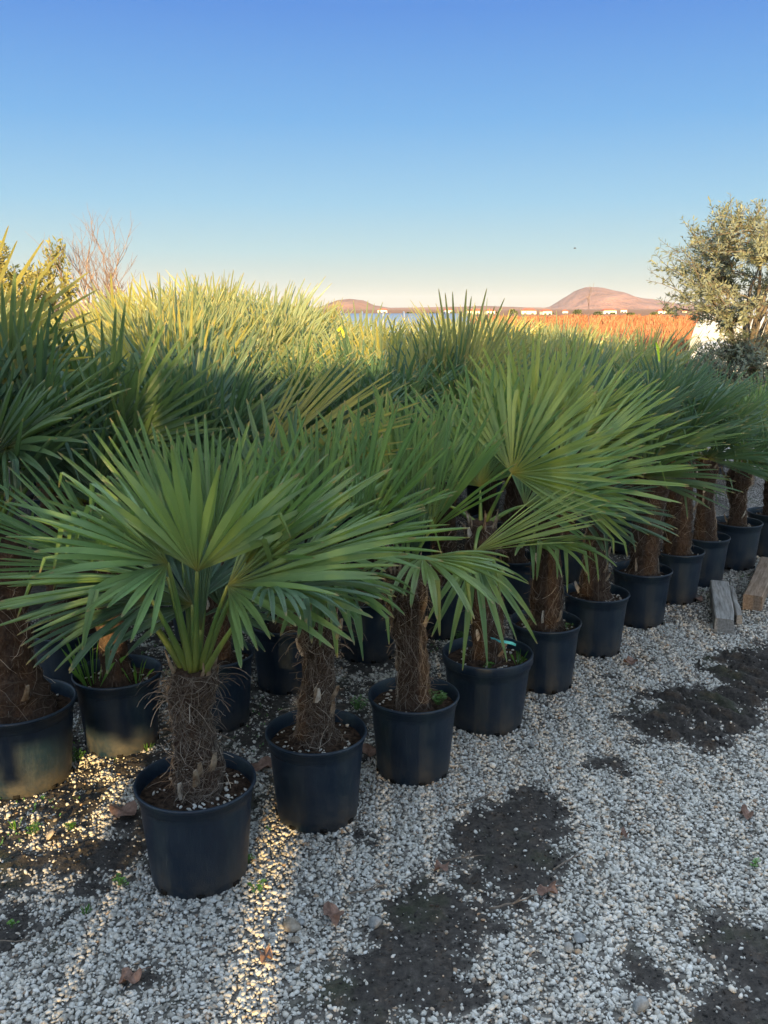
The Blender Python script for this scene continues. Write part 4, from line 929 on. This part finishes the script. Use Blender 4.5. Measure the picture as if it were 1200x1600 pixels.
# ------------------------------------------------------------------ marking ribbons
def ribbon(pts, wd, mat, label):
    P = [Vector(q) for q in pts]; o3 = P[0].copy(); mb = MB(); vs = []; n = len(P)
    for i, q in enumerate(P):
        d = (P[min(i+1, n-1)]-P[max(i-1, 0)]).normalized(); s = d.cross(Vector((0, 1, .15))).normalized()*wd/2; s.rotate(Matrix.Rotation(.5*math.sin(i*1.3), 3, d))
        th = Vector((0, .0008, 0)); vs += [q-s-o3-th, q+s-o3-th, q+s-o3+th, q-s-o3+th]
    fs = [(i*4+k, i*4+(k+1)%4, i*4+4+(k+1)%4, i*4+4+k) for i in range(n-1) for k in range(4)]+[(3,2,1,0), tuple((n-1)*4+k for k in range(4))]
    mb.add(vs, fs); o = mb.build('ribbon', mat); o.location = o3; tag(o, label, 'ribbon', 'plastic marking ribbons on the palms')
cy = simple('cyan_plastic', (.10,.55,.60), (.16,.68,.72), 20, .35); ye = simple('yellow_plastic', (.62,.62,.03), (.75,.72,.05), 20, .4); lg = simple('lime_plastic', (.45,.62,.03), (.55,.72,.05), 20, .4)
ribbon([at(767, 997, 3.34), at(773, 998, 3.32), at(780, 1002, 3.31), at(790, 1003, 3.30), at(800, 1005, 3.29), at(806, 1008, 3.28)], .011, cy, 'cyan plastic ribbon on the trunk base in the fourth pot')
def hang(px, py, Y, mat, label, dx=10, dy=36):
    ribbon([at(px, py, Y), at(px+dx*.5, py-5, Y-.01), at(px+dx, py+3, Y-.02), at(px+dx*1.1, py+dy*.5, Y-.02), at(px+dx*1.3, py+dy, Y-.02)], .016*Y/5, mat, label)
hang(528, 517, 5.6, ye, 'short yellow ribbon among the sunlit leaves left of centre', 8, 10)
hang(588, 568, 4.6, ye, 'long yellow ribbon hanging among the middle leaves', 10, 42)
hang(398, 592, 4.2, ye, 'curled yellow ribbon on the leaves at centre left', 10, -6)
hang(1022, 541, 6.0, lg, 'lime ribbon hanging over the back right palms', 6, 26)

# ------------------------------------------------------------------ added, unseen timber screen behind the camera: it keeps the low sun off the front rows
WY = -4.0; TE = math.tan(R(SUN_EL))
scr = tag(empty('shade_screen', (0, WY, 0)), 'unseen board screen added behind the viewer to shade the front rows, with shaped gaps', 'shade screen')
def zb(y, z=0): return z+(y-WY)*TE      # height on the screen whose shadow edge reaches (y, z)
def board(x0, x1, z0, z1):
    m = MB(); m.box(((x0+x1)/2, 0, (z0+z1)/2), (x1-x0, .03, z1-z0)); m.build('board', M['wood_brown'], scr)
topL, topM, topR = zb(5.2, 1.20), zb(5.2, 1.20), zb(6.0, 1.62)
rf = random.Random(12)
g0, g1 = zb(2.8, -.06), zb(2.8, .15)      # long gap low on the left
s0, s1 = zb(1.55), zb(2.75)              # upright slit
def pickets(x0, x1, z0, top, amp=.2):
    x = x0
    while x < x1-.02:
        w_ = min(rf.uniform(.10, .24), x1-x); board(x+.002, x+w_-.002, z0, top+rf.uniform(-amp, amp*.8)); x += w_
board(-9, -4, 0, topL); pickets(-4, -1.95, 0, topL); board(-1.95, -.93, 0, g0); 
def teeth(x0, x1, z, top):
    x = x0
    while x < x1-.01:
        w_ = min(rf.uniform(.05, .12), x1-x); board(x+.001, x+w_-.001, z+rf.uniform(-.09, .07), top); x += w_
teeth(-1.95, -1.62, g1, topL); teeth(-1.62, -1.35, g1, zb(5.2, 1.42))
teeth(-1.35, -1.12, g1, zb(5.2, 1.42)); board(-1.12, -1.03, g1, zb(3.2, .42)); board(-1.12, -1.03, zb(3.2, .56), zb(5.2, 1.45)); teeth(-1.03, -.93, g1, zb(5.2, 1.45))
pickets(-.93, -.80, 0, zb(5.2, 1.42), .1); pickets(-.80, -.395, 0, topM, .2); board(-.395, -.285, 0, s0); board(-.395, -.285, s1, topM); board(-.395, -.352, zb(2.12), zb(2.2)); board(-.33, -.285, zb(2.38), zb(2.5)); board(-.395, -.345, zb(1.86), zb(1.9)); pickets(-.285, .0, 0, topM+.08, .2)
pickets(.0, 1.0, 0, zb(7, 1.50), .2); pickets(1.0, 5, 0, zb(7, 1.58), .14); board(5, 9, 0, topR)
for x in (-6, -3, 3, 6): m = MB(); m.box((x, -.07, 1.3), (.1, .1, 2.6)); m.build('post', M['wood_brown'], scr)
# unseen blades added behind the gap break the light up
m = MB(); rnd = random.Random(3)
for _ in range(150):
    x = rnd.uniform(-2.0, -.25); b = Vector((x, WY-.3+rnd.uniform(-.2,.2), 0)); t = Vector((x+rnd.uniform(-.25,.25), b.y+rnd.uniform(-.1,.1), rnd.uniform(.6, 1.35))); s = Vector((.006, 0, 0)); mm = b.lerp(t, .5)+Vector((rnd.uniform(-.08,.08), 0, .06))
    m.add([b-s, b+s, mm+s*1.6, t, mm-s*1.6], [(0,1,2,3,4)], [(0,.4)]*5)
tag(m.build('dapple_blades', M['weed']), 'unseen grass blades added behind the viewer to break up the sunlight', 'grass', kind='stuff')

# ------------------------------------------------------------------ air
hz = MB(); hz.box((0, 1500, 45), (17000, 14000, 136)); ho = hz.build('haze', None); ho['kind'] = 'stuff'
hmt = bpy.data.materials.new('haze'); hmt.use_nodes = True; hn = hmt.node_tree; hn.nodes.remove(hn.nodes['Principled BSDF'])
pv = hn.nodes.new('ShaderNodeVolumePrincipled'); pv.inputs['Density'].default_value = 7.5e-5; pv.inputs['Color'].default_value = (.78, .84, .95, 1)
hn.links.new(pv.outputs[0], hn.nodes['Material Output'].inputs['Volume']); ho.data.materials.clear(); ho.data.materials.append(hmt); ho['label'] = 'thin evening haze over the far hills'
